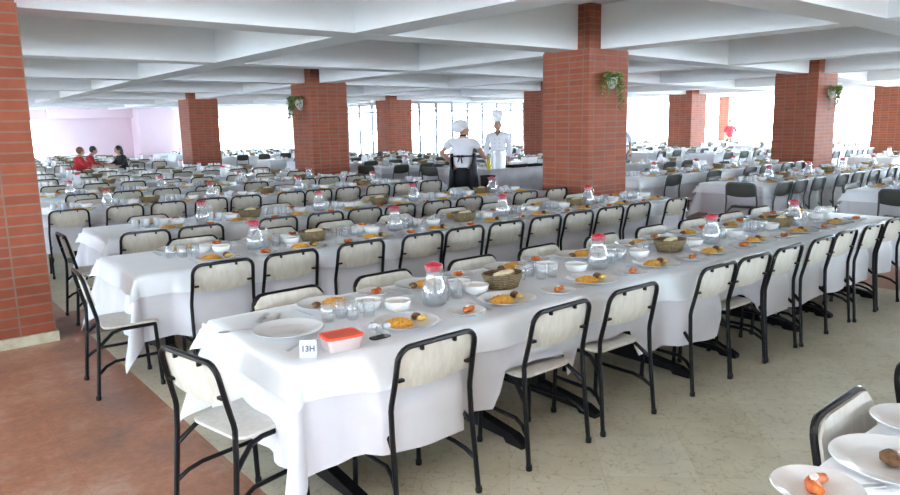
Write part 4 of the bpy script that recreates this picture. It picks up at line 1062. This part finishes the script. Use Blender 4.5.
# three seated guests at the far small table
def seated(x, y, rz, label, top, hair, long=False, lean=.1):
    o = tag(link('person', None, None, (x, y, .04), rz), label, 'person', None)
    pts = [((0, 0, .50), (.15, .12)), ((0, .02 + lean * .3, .70), (.13, .10)), ((0, .02 + lean * .8, .90), (.15, .11)), ((0, .02 + lean, 1.00), (.12, .08)), ((0, .03 + lean * 1.15, 1.07), .05), ((0, .04 + lean * 1.25, 1.12), .05),
           ((-.19, .02 + lean, .97), .05), ((-.25, .14 + lean, .78), .042), ((-.10, .36 + lean, .80), .03), ((.19, .02 + lean, .97), .05), ((.25, .14 + lean, .78), .042), ((.10, .36 + lean, .80), .03),
           ((-.10, .05, .50), .09), ((-.11, .40, .50), .07), ((-.11, .40, .10), .045), ((-.11, .50, .04), .035), ((.10, .05, .50), .09), ((.11, .40, .50), .07), ((.11, .40, .10), .045), ((.11, .50, .04), .035)]
    ed = [(0, 1), (1, 2), (2, 3), (3, 4), (4, 5), (3, 6), (6, 7), (7, 8), (3, 9), (9, 10), (10, 11), (0, 12), (12, 13), (13, 14), (14, 15), (0, 16), (16, 17), (17, 18), (18, 19)]
    fs = hand(pts, ed, 8, pts[8][0], (.2, 1, 0), 1, .5) + hand(pts, ed, 11, pts[11][0], (-.2, 1, 0), -1, .5)
    skin_obj('body', pts, ed, 'skin', o, 1)
    for ch in fs: skin_obj('finger', ch, [(0, 1), (1, 2), (2, 3)], 'skin', o, 1)
    hp = (0, .06 + lean * 1.3, 1.185); add_head(o, hp, 0, -.25, .95)
    skin_obj('shirt', [((0, 0, .50), (.17, .14)), ((0, .02 + lean * .3, .70), (.155, .125)), ((0, .02 + lean * .8, .90), (.18, .13)), ((0, .02 + lean, 1.01), (.13, .10)), ((-.19, .02 + lean, .97), .07), ((-.25, .12 + lean, .80), .06), ((-.16, .27 + lean, .80), .05), ((.19, .02 + lean, .97), .07), ((.25, .12 + lean, .80), .06), ((.16, .27 + lean, .80), .05)],
             [(0, 1), (1, 2), (2, 3), (3, 4), (4, 5), (5, 6), (3, 7), (7, 8), (8, 9)], top, o, 1)
    skin_obj('trousers', [((0, 0, .50), (.17, .12)), ((-.11, .38, .50), .085), ((-.11, .41, .12), .065), ((.11, .38, .50), .085), ((.11, .41, .12), .065)], [(0, 1), (1, 2), (0, 3), (3, 4)], 'blackfab', o, 1)
    hr = MB().blob((0, hp[1] - .02, hp[2] + .03), (.085, .095, .10), 14, 9, jit=.04, seed=2)
    if long: hr.blob((0, hp[1] - .08, hp[2] - .07), (.085, .06, .17), 12, 8, jit=.06, seed=3)
    link('hair', hr.mesh('hair', hair), o)
    c = spawn(CH[('dark', 1)], (x + math.sin(rz) * .02, y - math.cos(rz) * .02, 0), rz, 'dark folding chair under %s' % label.split(' leaning')[0].split(' with')[0].replace('person', 'the guest'), 'chair')
    return o
gx, gy = 4.62, 20.45
seated(4.05, 20.70, -PI / 2 + .1, 'person in red top with brown hair seated leftmost by the pink wall', 'redfab', 'hairb')
seated(4.40, 21.5, -PI / 2 - .2, 'person in red vest with dark hair leaning over the far table', 'redfab', 'hair', lean=.2)
seated(5.40, 20.95, PI / 2 + .1, 'person with long black hair and dark top seated by the pink wall', 'blackfab', 'hair', True, lean=.1)
row('the guests small table', 4.55, 5.05, 20.3, .8, 2, [], [], cloth_seed=99, tw=False, dr=.14)
# distant standing figures
def distant(x, y, rz, label, top, hairm):
    o = tag(link('person', None, None, (x, y, 0), rz), label, 'person')
    pts = [((0, 0, .93), (.15, .11)), ((0, 0, 1.10), (.13, .10)), ((0, 0, 1.28), (.16, .11)), ((0, 0, 1.40), (.12, .08)), ((0, .01, 1.50), .05), ((-.20, 0, 1.36), .05), ((-.24, .03, 1.10), .042), ((-.22, .12, .90), .03), ((.20, 0, 1.36), .05), ((.24, .03, 1.10), .042), ((.22, .12, .90), .03),
           ((-.1, 0, .86), .1), ((-.1, 0, .48), .068), ((-.1, 0, .08), .045), ((-.1, .12, .03), .032), ((.1, 0, .86), .1), ((.1, 0, .48), .068), ((.1, 0, .08), .045), ((.1, .12, .03), .032)]
    ed = [(0, 1), (1, 2), (2, 3), (3, 4), (3, 5), (5, 6), (6, 7), (3, 8), (8, 9), (9, 10), (0, 11), (11, 12), (12, 13), (13, 14), (0, 15), (15, 16), (16, 17), (17, 18)]
    fs = hand(pts, ed, 7, pts[7][0], (0, .3, -1), 1, .4) + hand(pts, ed, 10, pts[10][0], (0, .3, -1), -1, .4)
    skin_obj('body', pts, ed, 'skin', o, 1)
    for ch in fs: skin_obj('finger', ch, [(0, 1), (1, 2), (2, 3)], 'skin', o, 1)
    add_head(o, (0, .03, 1.60), 0, 0)
    skin_obj('shirt', [((0, 0, .85), (.18, .14)), ((0, 0, 1.10), (.155, .125)), ((0, 0, 1.29), (.19, .135)), ((0, 0, 1.40), (.13, .10)), ((-.20, 0, 1.36), .07), ((-.25, .02, 1.12), .06), ((.20, 0, 1.36), .07), ((.25, .02, 1.12), .06)], [(0, 1), (1, 2), (2, 3), (3, 4), (4, 5), (3, 6), (6, 7)], top, o, 1)
    skin_obj('trousers', [((0, 0, .92), (.16, .13)), ((-.10, 0, .78), .105), ((-.10, 0, .45), .08), ((-.10, 0, .08), .065), ((.10, 0, .78), .105), ((.10, 0, .45), .08), ((.10, 0, .08), .065)], [(0, 1), (1, 2), (2, 3), (0, 4), (4, 5), (5, 6)], 'blackfab', o, 1)
    link('hair', MB().blob((0, .005, 1.64), (.085, .10, .095), 14, 9).mesh('hair_d', hairm), o)
distant(15.95, 12.1, 2.4, 'person in pale blue top standing just right of the broad pillar', 'bluefab', 'hair')
distant(31.0, 17.33, 2.2, 'person in red top standing in front of the slim far pier', 'redfab', 'hair')

# ------------------------------------------------------------------ service counter by the cooks
CT = .86
o = tag(link('service_counter', None, None, (0, 0, 0)), 'grey cloth covered service counter beside the cooks', 'counter')
link('tabletop', MB().box(8.98, 12.4, 9.83, 10.5, CT - .035, CT - .008).mesh('counter_top', 'greyp', False), o)
for x in (9.1, 12.28):
    for y in (9.93, 10.4): link('leg', MB().box(x - .025, x + .025, y - .025, y + .025, 0, CT - .03).mesh('leg', 'black', False), o)
c = link('counter_cloth', cloth_mb(8.96, 12.42, 9.81, 10.52, CT, .78, .78, .78, .78, .09, 33, slope=.03, amp=.03, wl=.4, cornf=.12).mesh('counter_cloth', 'counter', angle=180)); tag(c, 'grey cloth draped over the service counter', 'cloth')
o = tag(link('steel_pot', None, None, (9.42, 10.06, CT + .002)), 'tall stainless steel container on the service counter', 'pot')
link('body', MB().lathe([(.135, 0), (.14, .006), (.14, .33), (.144, .335), (.144, .343), (.136, .343), (.132, .02), (.001, .015)], 28).mesh('pot_body', 'potsteel'), o)
for s in (-1, 1): link('handle', MB().tube([(s * .14, -.05, .27), (s * .175, -.05, .27), (s * .175, .05, .27), (s * .14, .05, .27)], .007, 6).mesh('handle', 'steel'), o)
for k, (x, L) in enumerate(((9.85, .42), (10.36, .46))):
    o = link('serving_tray', MB().rbox(x, 10.05, L, .34, .03, CT + .002, CT + .045, rings=[(CT + .002, .02), (CT + .04, 0), (CT + .045, 0), (CT + .044, .012), (CT + .012, .03)], seg=4).mesh('serving_tray', 'black')); tag(o, '%s black serving tray on the service counter' % ('left', 'right')[k], 'tray')
for k, (x, y, z, wdt, hgt) in enumerate(((10.15, 10.32, CT, .22, .10), (10.52, 10.30, CT, .30, .17), (10.86, 10.2, CT, .22, .12))):
    o = link('white_box', MB().rbox(x, y, wdt, .20, .02, z + .003, z + hgt, rings=[(z + .003, .008), (z + hgt - .012, 0), (z + hgt - .011, -.006), (z + hgt, -.004)], seg=4).mesh('white_box', 'cup')); tag(o, '%s white food box at the back of the service counter' % ('left', 'middle', 'right')[k], 'food box')
# ------------------------------------------------------------------ light and view
w = bpy.data.worlds.new('world'); SC.world = w; w.use_nodes = True
nt = w.node_tree; bg = nt.nodes['Background']
tc = N(nt, 'ShaderNodeTexCoord'); sx = N(nt, 'ShaderNodeSeparateXYZ'); nt.links.new(tc.outputs['Generated'], sx.inputs[0])
nt.links.new(ramp(nt, sx.outputs[2], [(0, (.80, .89, 1.0)), (.12, (.70, .84, 1.0)), (.6, (.50, .72, 1.0))]), bg.inputs[0])
bg.inputs[1].default_value = 1.0
WORLD = 12.0
bg.inputs[1].default_value = WORLD
for c, d, n, L, z0, z1 in PORT:
    ld = bpy.data.lights.new('window_portal', 'AREA'); ld.shape = 'RECTANGLE'; ld.size = L; ld.size_y = z1 - z0
    ld.cycles.is_portal = True
    o = bpy.data.objects.new('window_portal', ld); COL.objects.link(o)
    c2 = c - n * .2
    o.location = (c2.x, c2.y, (z0 + z1) / 2)
    inward = Vector((-n.x, -n.y, 0)).normalized()
    o.rotation_euler = inward.to_track_quat('-Z', 'Y').to_euler()
fl = bpy.data.lights.new('added_bounce_fill', 'AREA'); fl.shape = 'DISK'; fl.size = .25; fl.energy = 22; fl.color = (1, .97, .93)  # added lamp aimed at the ceiling to brighten the near table tops
fo = bpy.data.objects.new('added_bounce_fill', fl); COL.objects.link(fo); fo.location = (.1, .1, 2.0); fo.rotation_euler = (PI + .25, -.2, 0)
sl = bpy.data.lights.new('sun', 'SUN'); sl.energy = 10; sl.angle = .01; sl.color = (1, .97, .93)
so = bpy.data.objects.new('sun', sl); COL.objects.link(so); so.rotation_euler = Vector((-.35, .55, -1)).to_track_quat('-Z', 'Y').to_euler()
SC.cycles.use_denoising = True
SC.cycles.max_bounces = 10; SC.cycles.diffuse_bounces = 6; SC.cycles.glossy_bounces = 3; SC.cycles.transmission_bounces = 4; SC.cycles.transparent_max_bounces = 14
SC.cycles.sample_clamp_indirect = 6; SC.cycles.caustics_reflective = False; SC.cycles.caustics_refractive = False
SC.view_settings.view_transform = 'Standard'; SC.view_settings.look = 'None'; SC.view_settings.gamma = 1; SC.view_settings.use_curve_mapping = False
SC.view_settings.exposure = 2.28
